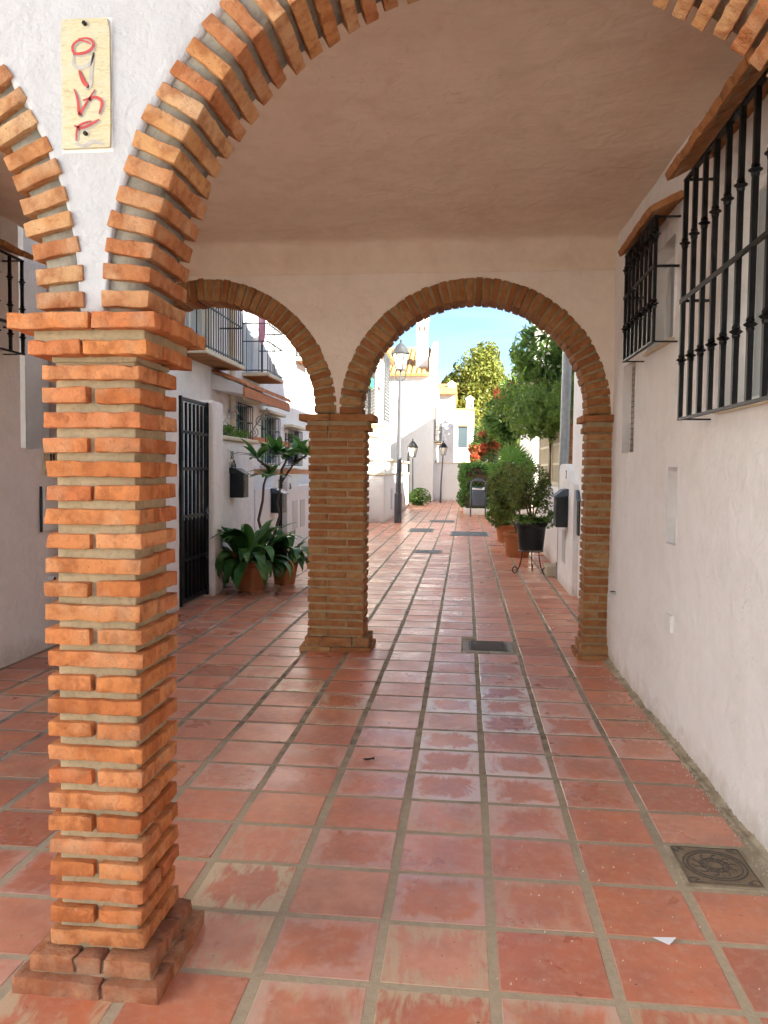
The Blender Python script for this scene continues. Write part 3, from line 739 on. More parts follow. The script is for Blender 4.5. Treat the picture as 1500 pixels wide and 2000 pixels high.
for k, w_ in ((0, .0042), (3, .0062), (4, .0045), (5, .0045), (6, .004), (7, .0035)):
    stroke(G1[k], w_, 2.2490, 'paint_red', 'lettering')
for z in (2.883, 2.572):
    MB().tube([(-1.116, 2.2515, z), (-1.116, 2.243, z)], .006, 10).build('screw', 'iron', pq)

# ---- window cages
def bar_mesh(h_, knots, r_=.0075):
    mb = MB(); mb.tube([(0, 0, 0), (0, 0, h_)], r_, 4, sq=True)
    for kz in knots:
        mb.lathe([(r_ * .9, kz - .030), (.015, kz - .026), (.018, kz - .015), (.014, kz - .011), (.029, kz), (.014, kz + .011), (.018, kz + .015), (.015, kz + .026), (r_ * .9, kz + .030)], n=8)
    return meshdata('bar', mb.v, mb.f, 'iron', True)
def cage(label, xw, xo, ya, yb, z0, z1, n, rails, knots, canopy, r_=.0100):
    t = thing('window_cage', label, 'window grille', ((xw + xo) / 2, (ya + yb) / 2, z0), 'iron window cages')
    s_ = 1 if xo > xw else -1
    bmesh_ = bar_mesh(z1 - z0, [k - z0 for k in knots], r_)
    for k in range(n):
        y = ya + (yb - ya) * k / (n - 1)
        mk('bar', bmesh_, t, Vector((xo, y, z0)) - wloc(t))
    for yy in (ya, yb):                 # end bars between cage front and wall
        mk('bar', bmesh_, t, Vector(((xo + xw) / 2, yy, z0)) - wloc(t)) if abs(xw - xo) > .3 else None
    for z in (z0, z1):
        f = MB(); f.box(xo - .012, xo + .012, ya - .015, yb + .015, z - .006, z + .006)
        for yy in (ya, yb): f.box(min(xw, xo + .012 * 1), max(xw, xo - .012 * 1), yy - .010, yy + .010, z - .004, z + .004)
        f.build('frame', 'iron', t)
    for z in rails:
        f = MB(); f.box(xo - .020 * s_ - .004, xo - .020 * s_ + .004 + .0, ya - .03, yb + .03, z - .013, z + .013) if False else f.box(xo + s_ * .008 - .004, xo + s_ * .008 + .004, ya - .03, yb + .03, z - .012, z + .012)
        for yy in (ya, yb): f.box(min(xw, xo), max(xw, xo), yy - .006, yy + .006, z - .007, z + .007)
        f.build('rail', 'iron', t)
    # sloping tiled hood
    xe, ze, zw_, pit = canopy
    n = int(round((yb - ya + .12) / pit)); y = ya - .06; pit = (yb - ya + .12) / n
    ang = math.atan2(zw_ - ze, abs(xw - xe)); L = math.hypot(zw_ - ze, xw - xe)
    for k in range(n):
        me = rough_brick((L * brng.uniform(.97, 1.03), pit - .012, .040), 'canopy_tile', brng, amp=.004)
        o = mk('tile', me, t, Vector(((xw + xe) / 2, y + pit * (k + .5), (ze + zw_) / 2 + brng.uniform(-.003, .003))) - wloc(t)); o.rotation_euler = (0, (ang if s_ > 0 else -ang), brng.uniform(-.02, .02))
    hb = MB(); q = .010
    hb.add([(xw, ya - .05, zw_ + .012), (xw, yb + .05, zw_ + .012), (xe - s_ * .03, yb + .05, ze + .012), (xe - s_ * .03, ya - .05, ze + .012), (xw, ya - .05, zw_ - .008), (xw, yb + .05, zw_ - .008), (xe - s_ * .03, yb + .05, ze - .008), (xe - s_ * .03, ya - .05, ze - .008)],
           [(0, 1, 2, 3), (4, 7, 6, 5), (0, 4, 5, 1), (1, 5, 6, 2), (2, 6, 7, 3), (3, 7, 4, 0)])
    hb.build('hood_mortar', 'mortar_back', t)
    return t
cage('large black iron window cage with knotted bars on the right wall, nearest the viewer', xr(3.5) , 1.113, 2.62, 4.29, 1.885, 3.115, 11, (2.498,), (2.193, 2.793), (1.02, 3.145, 3.27, .148), .0112)
cage('smaller black iron window cage on the right wall, beside the rear arch', xr(5.4), 1.110, 4.93, 5.80, 2.392, 3.13, 8, (2.84,), (2.62, 3.03), (1.06, 3.155, 3.25, .145))
cage('black iron window cage on the left wall, seen behind the near pillar', XL, -3.49, 4.95, 5.955, 2.489, 3.215, 7, (2.70,), (2.62, 2.84, 3.05), (-3.42, 3.25, 3.33, .145))

# ---- little fittings on the walls
t = tag(MB().bevbox(xr(4.92) - .022, xr(4.92) + .004, 4.85, 4.985, .64, .745, .004).build('junction_box', 'white_paint'), 'small white box low on the right wall', 'box')
t = thing('wall_tap', 'tiny grey tap sticking out low on the right wall', 'tap', (xr(6.53), 6.53, .62))
MB().tube([(xr(6.53) + .01, 6.53, .62), (xr(6.53) - .05, 6.53, .62), (xr(6.53) - .062, 6.53, .60), (xr(6.53) - .062, 6.53, .57)], .009, 8).build('spout', 'alu', t, True)
MB().lathe([(.002, 0), (.022, .003), (.024, .008), (.002, .012)], (xr(6.53) - .03, 6.53, .632), 10).build('handle', 'iron_grey', t, True)
t = thing('meter_box', 'pale meter cabinet set on the left parapet, beside the near pillar', 'box', (XL, 6.6, 1.04))
MB().bevbox(XL - .004, XL + .035, 6.47, 6.75, 1.045, 1.43, .005).build('door', 'white_paint', t)
MB().box(XL, XL + .02, 6.455, 6.468, 1.04, 1.435).build('hinge', 'iron_grey', t)
t = thing('letter_plate', 'small pale letter plate with dark slots, above the meter cabinet', 'plate', (XL, 6.6, 1.54))
MB().bevbox(XL - .004, XL + .02, 6.50, 6.74, 1.54, 1.73, .004).build('panel', 'cream_paint', t)
for y in (6.60, 6.65): MB().box(XL + .0205, XL + .024, y, y + .025, 1.60, 1.72).build('slot', 'number_black', t)
t = thing('pipe_stub', 'short white pipe stub with dark mouth low on the left wall', 'pipe', (XL, 6.6, .61))
MB().tube([(XL - .01, 6.6, .615), (XL + .05, 6.6, .615)], .026, 14).build('pipe', 'white_paint', t, True)
MB().tube([(XL + .0505, 6.6, .615), (XL + .053, 6.6, .615)], .018, 14).build('mouth', 'number_black', t)

# ---- things on the paving
t = thing('drain_grate', 'rectangular ribbed metal drain grate between the rear pillars', 'drain', (.22, 7.2, 0))
MB().bevbox(-.0, .45, 6.965, 7.43, -.01, .005, .004).build('surround', 'concrete', t)
mb = MB().bevbox(.055, .40, 7.02, 7.385, -.004, .012, .004); mb.build('plate', 'cast_iron', t)
for k in range(9): y = 7.045 + k * .0395; MB().box(.075, .38, y, y + .018, .0122, .018).build('rib', 'cast_iron', t)
t = thing('manhole_cover', 'square patterned cast iron cover beside the foot of the right wall', 'manhole cover', (1.035, 3.255, 0))
MB().bevbox(.875, 1.195, 3.08, 3.43, -.01, .0045, .002).build('frame', 'crumble', t)
MB().bevbox(.893, 1.177, 3.10, 3.412, -.004, .0085, .003).build('plate', 'rust_plate', t)
orn = MB(); cx, cyy = 1.035, 3.256
def ring(mb, cx, cy_, r_, z, w_=.004, n=40, a0=0, a1=2 * math.pi):
    pts = [(cx + r_ * math.cos(a0 + (a1 - a0) * i / n), cy_ + r_ * math.sin(a0 + (a1 - a0) * i / n), z) for i in range(n + 1)]
    mb.tube(pts, w_, 4, cap=False)
for r_ in (.032, .105, .122): ring(orn, cx, cyy, r_, .0085)
for k in range(10):
    a = k * math.pi / 5; ring(orn, cx + .07 * math.cos(a), cyy + .07 * math.sin(a), .017, .0085, .0035, 10, a, a + 4.2)
    ring(orn, cx + .048 * math.cos(a + .3), cyy + .048 * math.sin(a + .3), .008, .0085, .003, 8)
for sx in (-1, 1):
    for sy in (-1, 1):
        ring(orn, cx + sx * .118, cyy + sy * .13, .02, .0085, .0035, 10, 0, 5); ring(orn, cx + sx * .10, cyy + sy * .135, .012, .0085, .003, 10, 1, 6)
q = .135
orn.tube([(cx - q, cyy - .148, .0085), (cx + q, cyy - .148, .0085), (cx + q, cyy + .148, .0085), (cx - q, cyy + .148, .0085), (cx - q, cyy - .148, .0085)], .003, 4)
orn.build('groove_lines', 'cast_iron', t)  # dark lines put the shade of recessed grooves into colour
for (a, b, c, d), lab in zip(COVERS[2:], ('large grey steel cover in the alley, beside the plant pots', 'grey slab cover in the alley in front of the lamp post', 'narrow grey cover in the alley, the nearest beyond the arch', 'farthest grey cover in the alley')):
    t = thing('service_cover', lab, 'cover', ((a + b) / 2, (c + d) / 2, 0), 'covers set in the alley paving')
    MB().bevbox(a, b, c, d, .001, .010, .003).build('frame', 'concrete', t); MB().bevbox(a + .05, b - .05, c + .06, d - .06, .004, .014, .003).build('plate', 'iron_grey', t)
mb = MB(); mb.add([(.662, 2.712, .009), (.742, 2.705, .018), (.71, 2.672, .009), (.70, 2.69, .011)], [(0, 3, 1), (3, 2, 1), (0, 2, 3)])
tag(mb.build('paper_scrap', 'paper'), 'scrap of white paper on the tiles near the right wall', 'paper')
V = []; F = []
for i in range(9):
    t_ = i / 8; w_ = .016 * math.sin(math.pi * min(1, t_ * .98 + .02)); x = -.535 + .06 * t_; V += [(x, 4.238 - w_, .010 + .008 * t_ * t_), (x, 4.238, .016 + .010 * t_ * t_), (x, 4.238 + w_, .010)]
for i in range(8): F += [(3 * i, 3 * i + 1, 3 * i + 4, 3 * i + 3), (3 * i + 1, 3 * i + 2, 3 * i + 5, 3 * i + 4)]
tag(MB().add(V, F).build('fallen_leaf', 'dry_leaf'), 'dark dry leaf lying on the porch tiles', 'leaf')
crg = random.Random(3); mb = MB()
for k in range(420):
    y = crg.uniform(2.5, 6.7); x = xr(y) - abs(crg.gauss(.0, .055)) - .035; s_ = crg.uniform(.0015, .0042)
    if k > 350: x, y = crg.uniform(.1, 1.1), crg.uniform(2.4, 3.8)
    mb.add([(x - s_, y - s_, .001), (x + s_, y - s_ * .6, .001), (x + s_ * .4, y + s_, .001), (x, y, .004 + s_ * .9)], [(0, 1, 3), (1, 2, 3), (2, 0, 3)])
tag(mb.build('plaster_crumbs', 'crumb_pale'), 'pale plaster crumbs strewn along the right wall', 'crumbs', kind='stuff')

# ================================================================== THE ALLEY
prg = random.Random(77)
def spiral(c, r_, turns, axis='Y', n=26, a0=0.0, sgn=1):
    P = []
    for i in range(n + 1):
        t = i / n; a = a0 + sgn * turns * 2 * math.pi * t; q = r_ * (1 - .82 * t)
        du, dv = q * math.cos(a), q * math.sin(a)
        P.append((c[0] + du, c[1], c[2] + dv) if axis == 'Y' else (c[0], c[1] + du, c[2] + dv))
    return P
def text(parent, s, loc, rot, size, m='number_black', name='number'):
    cu = bpy.data.curves.new(name, 'FONT'); cu.body = s; cu.size = size; cu.extrude = .003; cu.align_x = 'CENTER'; cu.align_y = 'CENTER'
    cu.materials.append(MATS[m]); o = bpy.data.objects.new(name, cu); col.objects.link(o)
    me = bpy.data.meshes.new_from_object(o.evaluated_get(bpy.context.evaluated_depsgraph_get())); bpy.data.objects.remove(o)
    o = bpy.data.objects.new(name, me); lnk(o, parent); o.location = Vector(loc) - wloc(parent); o.rotation_euler = rot
    return o

# ---- foliage helpers
def blade(L, W, lift, bend, fold=.25, n=8, droop=0.0, tip=1.0, pet=.15):
    """long leaf growing from the origin, first along +Z tilted by lift, bending over"""
    V = []; F = []; p = Vector((0, 0, 0)); a = lift
    for i in range(n + 1):
        t = i / n
        wd = W * .5 * (0.10 if t < pet else math.sin(math.pi * min(1, ((t - pet) / (1 - pet)) ** .75 * .985 + .012)) ** tip)
        nrm = Vector((-math.cos(a), 0, math.sin(a)))
        V += [p + Vector((0, -wd, 0)) + nrm * wd * fold, p, p + Vector((0, wd, 0)) + nrm * wd * fold]
        p = p + Vector((math.sin(a), 0, math.cos(a))) * (L / n); a += bend / n * (1 + droop * t)
    for i in range(n): F += [(3 * i, 3 * i + 1, 3 * i + 4, 3 * i + 3), (3 * i + 1, 3 * i + 2, 3 * i + 5, 3 * i + 4)]
    return V, F
def crown(name, m, parent, blobs, n, size, rg, clumps=14, aspect=.45, spread=.33, shell=.55, up_=.25, org=None):
    """foliage as many single leaves in uneven clumps spread through ellipsoids"""
    nr = np.random.default_rng(rg.randrange(10 ** 6)); Vs = []; tone = []
    tot = sum(b[3] * b[4] * b[5] for b in blobs)
    for (cx, cy_, cz, ax, ay, az) in blobs:
        k = max(3, int(clumps * (ax * ay * az / tot * len(blobs)) ** .5)); N = int(n * ax * ay * az / tot)
        d = nr.normal(size=(k, 3)); d /= np.linalg.norm(d, axis=1)[:, None]; rr = shell + (1 - shell) * nr.random((k, 1)) ** .6
        cen = d * rr; which = nr.integers(0, k, N); ct = nr.random(k)
        q = cen[which] + nr.normal(size=(N, 3)) * spread * (.6 + .8 * nr.random(k))[which][:, None]
        ln = np.linalg.norm(q, axis=1); q[ln > 1.12] *= (1.12 / ln[ln > 1.12])[:, None]
        c = q * np.array([ax, ay, az]) + np.array([cx, cy_, cz])
        out = q / np.maximum(ln, .05)[:, None]
        a = nr.normal(size=(N, 3)) + out * .5 - np.array([0, 0, .25]); a /= np.linalg.norm(a, axis=1)[:, None]
        nn = nr.normal(size=(N, 3)) * .7 + out * .6 + np.array([0, 0, up_ * 2]); b = np.cross(nn, a); b /= np.linalg.norm(b, axis=1)[:, None]
        nrm = np.cross(a, b)
        s = size * (.6 + .8 * nr.random((N, 1)))
        Vs.append(np.stack([c - a * s * .5, c + b * s * aspect * .5 + nrm * s * .07, c + a * s * .5, c - b * s * aspect * .5 + nrm * s * .07], 1).reshape(-1, 3))
        tone.append(np.repeat(np.clip(ct[which] * .7 + nr.random(N) * .5 - .1, 0, 1), 4))
    V = np.concatenate(Vs); tone = np.concatenate(tone); N = len(V) // 4
    o0 = wloc(parent) if parent is not None else Vector((0, 0, 0)); V = V - np.array([o0.x, o0.y, o0.z])
    me = bpy.data.meshes.new(name); me.vertices.add(4 * N); me.vertices.foreach_set('co', V.astype(np.float32).ravel())
    me.loops.add(4 * N); me.loops.foreach_set('vertex_index', np.arange(4 * N, dtype=np.int32)); me.polygons.add(N)
    me.polygons.foreach_set('loop_start', np.arange(0, 4 * N, 4, dtype=np.int32)); me.update(calc_edges=True)
    me.attributes.new('leaf', 'FLOAT', 'POINT').data.foreach_set('value', tone.astype(np.float32)); me.materials.append(MATS[m])
    return lnk(bpy.data.objects.new(name, me), parent)
def limbs(mb, base, tips, r_, rg, wob=.12, n=6):
    for tp in tips:
        p0, p1 = Vector(base), Vector(tp); L = (p1 - p0).length; pts = []
        for i in range(n + 1):
            t = i / n; pts.append(p0.lerp(p1, t) + Vector((rg.uniform(-1, 1), rg.uniform(-1, 1), 0)) * wob * L * .25 * math.sin(math.pi * t) + Vector((0, 0, L * .06 * math.sin(math.pi * t))))
        mb.tube(pts, [r_ * (1 - .8 * i / n) for i in range(n + 1)], 6)
def pot(parent, c, r_top, r_bot, h_, m, n=28, name='pot'):
    MB().lathe([(r_bot * .2, .0), (r_bot, .0), (r_bot * 1.01, .01), (r_bot + (r_top - r_bot) * .80, h_ * .84), (r_top * 1.0, h_ * .85), (r_top * 1.06, h_ * .87), (r_top * 1.07, h_ * .97), (r_top * 1.03, h_), (r_top * .95, h_ * .99), (r_top * .90, h_ * .90), (.001, h_ * .90)], c, n).build(name, m, parent, True)
    MB().lathe([(r_top * .9, 0), (r_top * .5, .012), (.001, .015)], (c[0], c[1], c[2] + h_ * .905), 16).build('soil', 'soil', parent, True)

# ---- left boundary wall, barred gate and its white gateposts
t = thing('patio_wall', 'white patio wall around the black barred gate, behind the near pillar', 'wall', (-3.25, 8.4, 0))
noisy_box(MB(), 0, .1, 0, .1, 0, .1) 
mb = MB(); noisy_box(mb, -3.36, -3.19, 7.17, 8.58, -.01, 2.5, .12, .006, .03); mb.build('wall', 'plaster_street', t, 'all')
mb = MB(); noisy_box(mb, -3.36, -3.12, 9.58, 9.98, -.01, 2.45, .08, .008, .035); mb.build('gatepost', 'plaster_street', t, 'all')
gt = thing('barred_gate', 'tall black iron barred gate in the white wall on the left', 'gate', (-3.2, 9.08, 0))
gm = meshdata('bar', *(lambda b_: (b_.v, b_.f))(MB().box(-.014, .014, -.014, .014, 0, 2.26)), 'iron')
for k in range(7): mk('bar', gm, gt, (-.0, -.40 + k * .1333, .10))
f = MB()
for yy in (8.605, 9.52): f.box(-3.222, -3.178, yy, yy + .035, .03, 2.42)
f.box(-3.215, -3.185, 8.64, 9.52, .05, .09).box(-3.215, -3.185, 8.64, 9.52, 2.37, 2.41); f.build('frame', 'iron', gt)
for z in (.55, 1.05, 1.60, 2.02): MB().box(-3.192, -3.180, 8.64, 9.52, z - .018, z + .018).build('rail', 'iron', gt)
MB().box(-3.235, -3.228, 8.64, 9.52, .09, 1.0).build('kick_panel', 'iron', gt)
l_ = MB().box(-3.178, -3.165, 9.42, 9.52, .98, 1.12).build('lock', 'iron_grey', gt)
MB().tube([(-3.165, 9.47, 1.06), (-3.13, 9.47, 1.06), (-3.13, 9.38, 1.06)], .008, 6).build('handle', 'alu', l_)
# passage behind the gate, closed by the facade
# ---- wall of number 38
t = thing('house_number_wall', 'white patio wall numbered 38 with a planter ledge, behind the potted plants', 'wall', (-3.3, 11, 0))
mb = MB(); noisy_box(mb, -3.50, -3.30, 9.985, 12.15, -.01, 2.0, .12, .008, .03); mb.build('wall', 'plaster_street', t, 'all')
mb = MB(); noisy_box(mb, -3.54, -3.25, 10.0, 12.20, 2.0, 2.06, .12, .006, .015); mb.build('ledge', 'cream_paint', t, 'all')
pl = MB().bevbox(-3.305, -3.285, 10.72, 11.02, 1.70, 1.88, .003).build('number_plate', 'white_paint', t)
text(pl, '38', (-3.283, 10.87, 1.79), (R(90), 0, R(90)), .17)
crown('ledge_plants', 'leaf_mid', t, [(-3.38, 11.0, 2.12, .12, .9, .09)], 700, .06, prg, 10)
def mailbox(label, c, nx_, m='black_plastic', w_=.26, d_=.15, h_=.40, crest=False):
    """letter box hung on a wall whose outward normal is nx_ along X"""
    x, y, z = c; s_ = nx_; t = thing('letter_box', label, 'letter box', c, 'letter boxes')
    xa, xb = sorted((x, x + s_ * d_))
    MB().bevbox(xa, xb, y - w_ / 2, y + w_ / 2, z, z + h_ * .82, .008).build('body', m, t)
    e = s_ * .03
    MB().prism([(x, z + h_ * .82), (x, z + h_), (x + s_ * d_ * .45, z + h_ * .98), (x + s_ * d_ + e, z + h_ * .80), (x + s_ * d_ + e, z + h_ * .77)], 'Y', y - w_ / 2 - .02, y + w_ / 2 + .02).build('lid', 'bin_grey' if not crest else m, t)
    xs_, xe_ = sorted((x + s_ * (d_ + .001), x + s_ * (d_ + .006)))
    MB().box(xs_, xe_, y - w_ * .32, y + w_ * .32, z + h_ * .18, z + h_ * .58).build('door', m if not crest else 'iron_grey', t)
    MB().box(xs_, xe_ + .001, y - w_ * .3, y + w_ * .3, z + h_ * .66, z + h_ * .70).build('slot', 'iron_grey', t)
    if crest:
        mb = MB()
        for sg in (-1, 1): mb.tube(spiral((x + s_ * .02, y + sg * .06, z + h_ + .03), .05, 1.2, 'X', 18, R(-90), sg), .006, 5)
        mb.tube(spiral((x + s_ * .02, y, z + h_ + .08), .05, 1.0, 'X', 18, R(-90)), .006, 5); mb.build('crest', m, t)
    return t
mailbox('black lantern-shaped letter box under the number 38', (-3.298, 10.95, 1.20), 1, 'black_plastic', .26, .20, .42, True)

# ---- second low wall with scrolled shoulders
t = thing('scrolled_wall', 'low white wall with scrolled shoulders beside a small black gate, behind the middle pillar', 'wall', (-3.3, 16, 0))
def scroll_prof(y0, y1, base, top, left, right):
    P = [(y0, -.01)]
    if left: P += [(y0, top + .10), (y0 + .08, top + .20), (y0 + .22, top + .22), (y0 + .32, top + .12), (y0 + .42, top + .02), (y0 + .6, top)]
    else: P += [(y0, top)]
    if right: P += [(y1 - .6, top), (y1 - .42, top + .02), (y1 - .32, top + .12), (y1 - .22, top + .22), (y1 - .08, top + .20), (y1, top + .10)]
    else: P += [(y1, top)]
    return P + [(y1, -.01)]
for (a, b, l_, r_) in ((12.2, 13.75, 0, 1), (14.45, 16.9, 1, 1), (17.6, 20.6, 1, 1), (20.6, 24.2, 1, 0)):
    MB().prism(scroll_prof(a, b, 0, 1.28, l_, r_), 'X', -3.48, -3.30).build('wall', 'plaster_street', t, True)
for y in (14.9, 15.6, 18.4, 21.5): MB().bevbox(-3.303, -3.285, y, y + .42, .45, 1.0, .004).build('meter_door', 'alu', t)
text(t, '36', (-3.296, 14.68, 1.28), (R(90), 0, R(90)), .16)
g2 = thing('small_gate', 'narrow black metal gate in the low scrolled wall', 'gate', (-3.4, 14.1, 0))
for k in range(6): MB().box(-3.41, -3.39, 13.78 + k * .126, 13.80 + k * .126, .05, 1.42).build('bar', 'iron', g2)
MB().box(-3.412, -3.388, 13.76, 14.44, 1.36, 1.42).box(-3.412, -3.388, 13.76, 14.44, .08, .14).box(-3.43, -3.415, 13.76, 14.44, .1, 1.0).build('frame', 'iron', g2)
mailbox('black letter box on the low scrolled wall, beside the narrow gate', (-3.298, 13.35, .86), 1, 'black_plastic', .34, .2, .42)

# ---- left row of houses
XF = -4.2
lh = thing('terraced_house', 'white terraced house with balconies and a red tiled canopy, seen through the left rear arch', 'house', (XF, 15, 0))
WIN = [(14.0, 14.95, 1.75, 2.80), (15.95, 17.2, 1.75, 2.72), (18.1, 19.6, 1.75, 2.55), (19.2, 20.2, 4.4, 5.5), (14.6, 15.8, 3.45, 5.4), (11.4, 12.7, 3.45, 5.4), (16.9, 17.6, 3.9, 5.0), (12.9, 13.6, .05, 2.3)]
mb = MB(); wall_x(mb, XF, 7.2, 24.0, -.01, 6.6, WIN, -.18, .3, .01); mb.box(-9, XF - .4, 7.25, 23.95, -.01, 6.58)
mb.add([(XF, 24.0, 0), (-9, 24, 0), (-9, 24, 6.6), (XF, 24.0, 6.6), (XF, 7.2, 0), (-9, 7.2, 0), (-9, 7.2, 6.6), (XF, 7.2, 6.6)], [(0, 1, 2, 3), (4, 5, 6, 7)])
mb.build('wall', 'plaster_street', lh, 'all', fix=False)
MB().prism([(XF + .35, 6.6), (XF + .35, 6.68), (-7, 8.2), (-9.3, 7.2), (-9.3, 6.6)], 'Y', 7.1, 24.1).build('roof', 'roof_tile', lh)
for y0_, z_ in ((16.9, 2.14), (16.9, 1.50)):
    MB().box(XF - .01, XF + .03, 15.0, 24.0, z_, z_ + .11).build('painted_band', 'band_red', lh)
for k, (a, b, c, d) in enumerate(WIN):
    w_ = MB().box(XF - .16, XF - .14, a, b, c, d).build('window', {0: 'shutter_green', 1: 'shutter_green', 4: 'curtain', 5: 'curtain', 6: 'curtain', 7: 'wood_brown'}.get(k, 'pane'), lh)
    f = MB(); f.box(XF - .138, XF - .11, a, a + .06, c, d).box(XF - .138, XF - .11, b - .06, b, c, d).box(XF - .138, XF - .11, a + .06, b - .06, d - .06, d).box(XF - .138, XF - .11, (a + b) / 2 - .03, (a + b) / 2 + .03, c, d - .06); f.build('frame', 'white_paint' if k not in (0, 1) else 'shutter_green', w_)
    if k in (0, 1, 2, 3):
        f = MB(); n = int((b - a) / .13)
        for q in range(n + 1): y = a + (b - a) * q / n; f.tube([(XF + .10, y, c - .05), (XF + .10, y, d)], .009, 4)
        for z in (c - .05, c + (d - c) * .35, c + (d - c) * .7, d):
            f.box(XF + .094, XF + .106, a, b, z - .01, z + .01)
            for yy in (a, b): f.box(XF, XF + .1, yy - .008, yy + .008, z - .008, z + .008)
        f.build('grille', 'iron', w_)
        MB().bevbox(XF - .02, XF + .22, a - .12, b + .12, d + .04, d + .10, .01).build('hood', 'cream_paint', w_)
        MB().bevbox(XF - .02, XF + .16, a - .08, b + .08, c - .12, c - .06, .01).build('sill', 'white_paint', w_)
MB().tube([(XF + .07, 13.75, .1), (XF + .07, 13.75, 6.5)], .05, 10).build('downpipe', 'cream_paint', lh, True)
for z in (2.6, 3.05, 4.4): MB().tube([(XF + .07, 13.75, z), (XF + .07, 13.75, z + .035)], .058, 10).build('pipe_clip', 'tile_red', lh)
def balcony(xf, xo, ya, yb, z, h_, pit, m, nm='balcony', parent=lh, top=True, under='canopy_tile'):
    b_ = MB().bevbox(xf - .02, xo + .03, ya - .04, yb + .04, z - .07, z, .01).build(nm, 'cream_paint', parent)
    n = max(3, int((yb - ya) / .28)); u = MB()
    for k in range(n):
        y = ya + (yb - ya) * k / n; u.box(xf, xo, y + .012, y + (yb - ya) / n - .012, z - .085, z - .068)
    u.build('soffit_tile', under, b_)
    f = MB()
    ny = int((yb - ya) / pit)
    for k in range(ny + 1): y = ya + (yb - ya) * k / ny; f.tube([(xo, y, z), (xo, y, z + h_)], .008, 4)
    nxx = max(2, int(abs(xo - xf) / .2))
    for yy in (ya, yb):
        for k in range(nxx): x = xf + (xo - xf) * (k + .3) / nxx; f.tube([(x, yy, z), (x, yy, z + h_)], .008, 4)
    for zz in (z + .04, z + h_ * .33, z + h_ * .52, z + h_ * .76, z + h_):
        f.box(xo - .007, xo + .007, ya, yb, zz - .011, zz + .011)
        for yy in (ya, yb): f.box(xf, xo, yy - .007, yy + .007, zz - .011, zz + .011)
    f.build('railing', m, b_)
    return b_
balcony(XF, -3.80, 11.3, 13.2, 3.36, 1.9, .115, 'iron')
balcony(XF, -3.72, 14.6, 15.8, 3.42, 1.75, .12, 'pole_grey')
balcony(XF, XF + .25, 19.2, 20.3, 4.36, .9, .12, 'iron')
t = thing('folded_parasol', 'folded pink and white parasol leaning on the balcony, high on the left', 'parasol', (-3.9, 14.55, 3.42))
MB().tube([(-3.86, 14.72, 3.42), (-3.86, 14.72, 5.2)], .02, 8).build('pole', 'iron_grey', t, True)
MB().lathe([(.02, 0), (.06, .12), (.075, .3), (.06, .55), (.025, .95), (.012, 1.0)], (-3.86, 14.72, 3.95), 12).build('canopy', 'parasol_pink', t, True)
t = thing('awning', 'pale yellow striped awning above the first left balcony', 'awning', (-4.1, 12.2, 5.4))
V = []; F = []; n = 18
for i in range(n + 1):
    y = 11.25 + 2.0 * i / n; e = .012 * math.sin(i * 1.6); V += [(XF + .02, y, 5.35 + e), (-3.55, y, 4.72 + e), (-3.54, y, 4.58 + e)]
for i in range(n): F += [(3 * i, 3 * i + 3, 3 * i + 4, 3 * i + 1), (3 * i + 1, 3 * i + 4, 3 * i + 5, 3 * i + 2)]
MB().add(V, F).build('cloth', 'awning_yellow', t, 'all', fix=False)
MB().tube([(-3.55, 11.25, 4.70), (-3.55, 13.25, 4.70)], .02, 8).build('front_bar', 'white_paint', t)
# tiled canopy over the door, with scroll brackets
t = thing('tiled_canopy', 'small red tiled canopy above the door and window on the left', 'canopy', (XF, 14.4, 2.85))
MB().prism([(XF, 2.92), (XF, 3.18), (-3.66, 2.98), (-3.66, 2.84)], 'Y', 12.75, 16.1).build('board', 'white_paint', t)
n = 14
for k in range(n):
    y = 12.75 + 3.35 * (k + .5) / n; mb = MB(); L = []
    for s_ in range(7):
        a = math.pi * s_ / 6; L.append((y + .115 * math.cos(a), .07 * math.sin(a)))
    V = []; F = []
    for (x, z) in ((XF + .005, 3.20), (-3.60, 2.975)):
        for (yy, dz) in L: V.append((x, yy, z + dz))
    for s_ in range(6): F.append((s_, s_ + 1, s_ + 8, s_ + 7))
    F += [tuple(range(6, -1, -1)), tuple(range(7, 14))]
    mb.add(V, F).build('roof_tile', 'tile_red', t, True)
MB().box(-3.665, -3.63, 12.75, 16.1, 2.80, 2.96).build('fascia', 'band_red', t)
for y in (13.0, 14.9):
    mb = MB(); mb.tube([(XF + .02, y, 2.2), (XF + .08, y, 2.3), (-3.8, y, 2.78)], .013, 6); mb.tube(spiral((-3.93, y, 2.52), .12, 1.6, 'Y', 28, 0, 1), .011, 6); mb.tube(spiral((XF + .13, y, 2.30), .10, 1.5, 'Y', 26, 1, -1), .010, 6)
    mb.build('scroll_bracket', 'alu', t, True)

# ---- second left house beyond, with its patio wall, lattice and lamp post
h2 = thing('terraced_house', 'white terraced house with a tall grey shuttered balcony, behind the near lamp post', 'house', (-3.6, 31, 0))
W2 = [(27.5, 29.5, .1, 2.5), (30.0, 32.2, 3.5, 5.6), (26.0, 27.4, 3.6, 5.4), (33.2, 34.6, 3.4, 5.2)]
mb = MB(); wall_x(mb, -3.75, 24.05, 38.2, -.01, 6.7, W2, -.2, .5, .01); mb.box(-9, -4.0, 24.1, 38.1, -.01, 6.68)
mb.add([(-3.75, 24.05, 0), (-9, 24.05, 0), (-9, 24.05, 6.7), (-3.75, 24.05, 6.7)], [(0, 1, 2, 3)]); mb.build('wall', 'plaster_far', h2, 'all', fix=False)
MB().prism([(-3.4, 6.7), (-3.4, 6.8), (-6.5, 8.2), (-9.2, 7.2), (-9.2, 6.7)], 'Y', 24.0, 38.3).build('roof', 'roof_tile', h2)
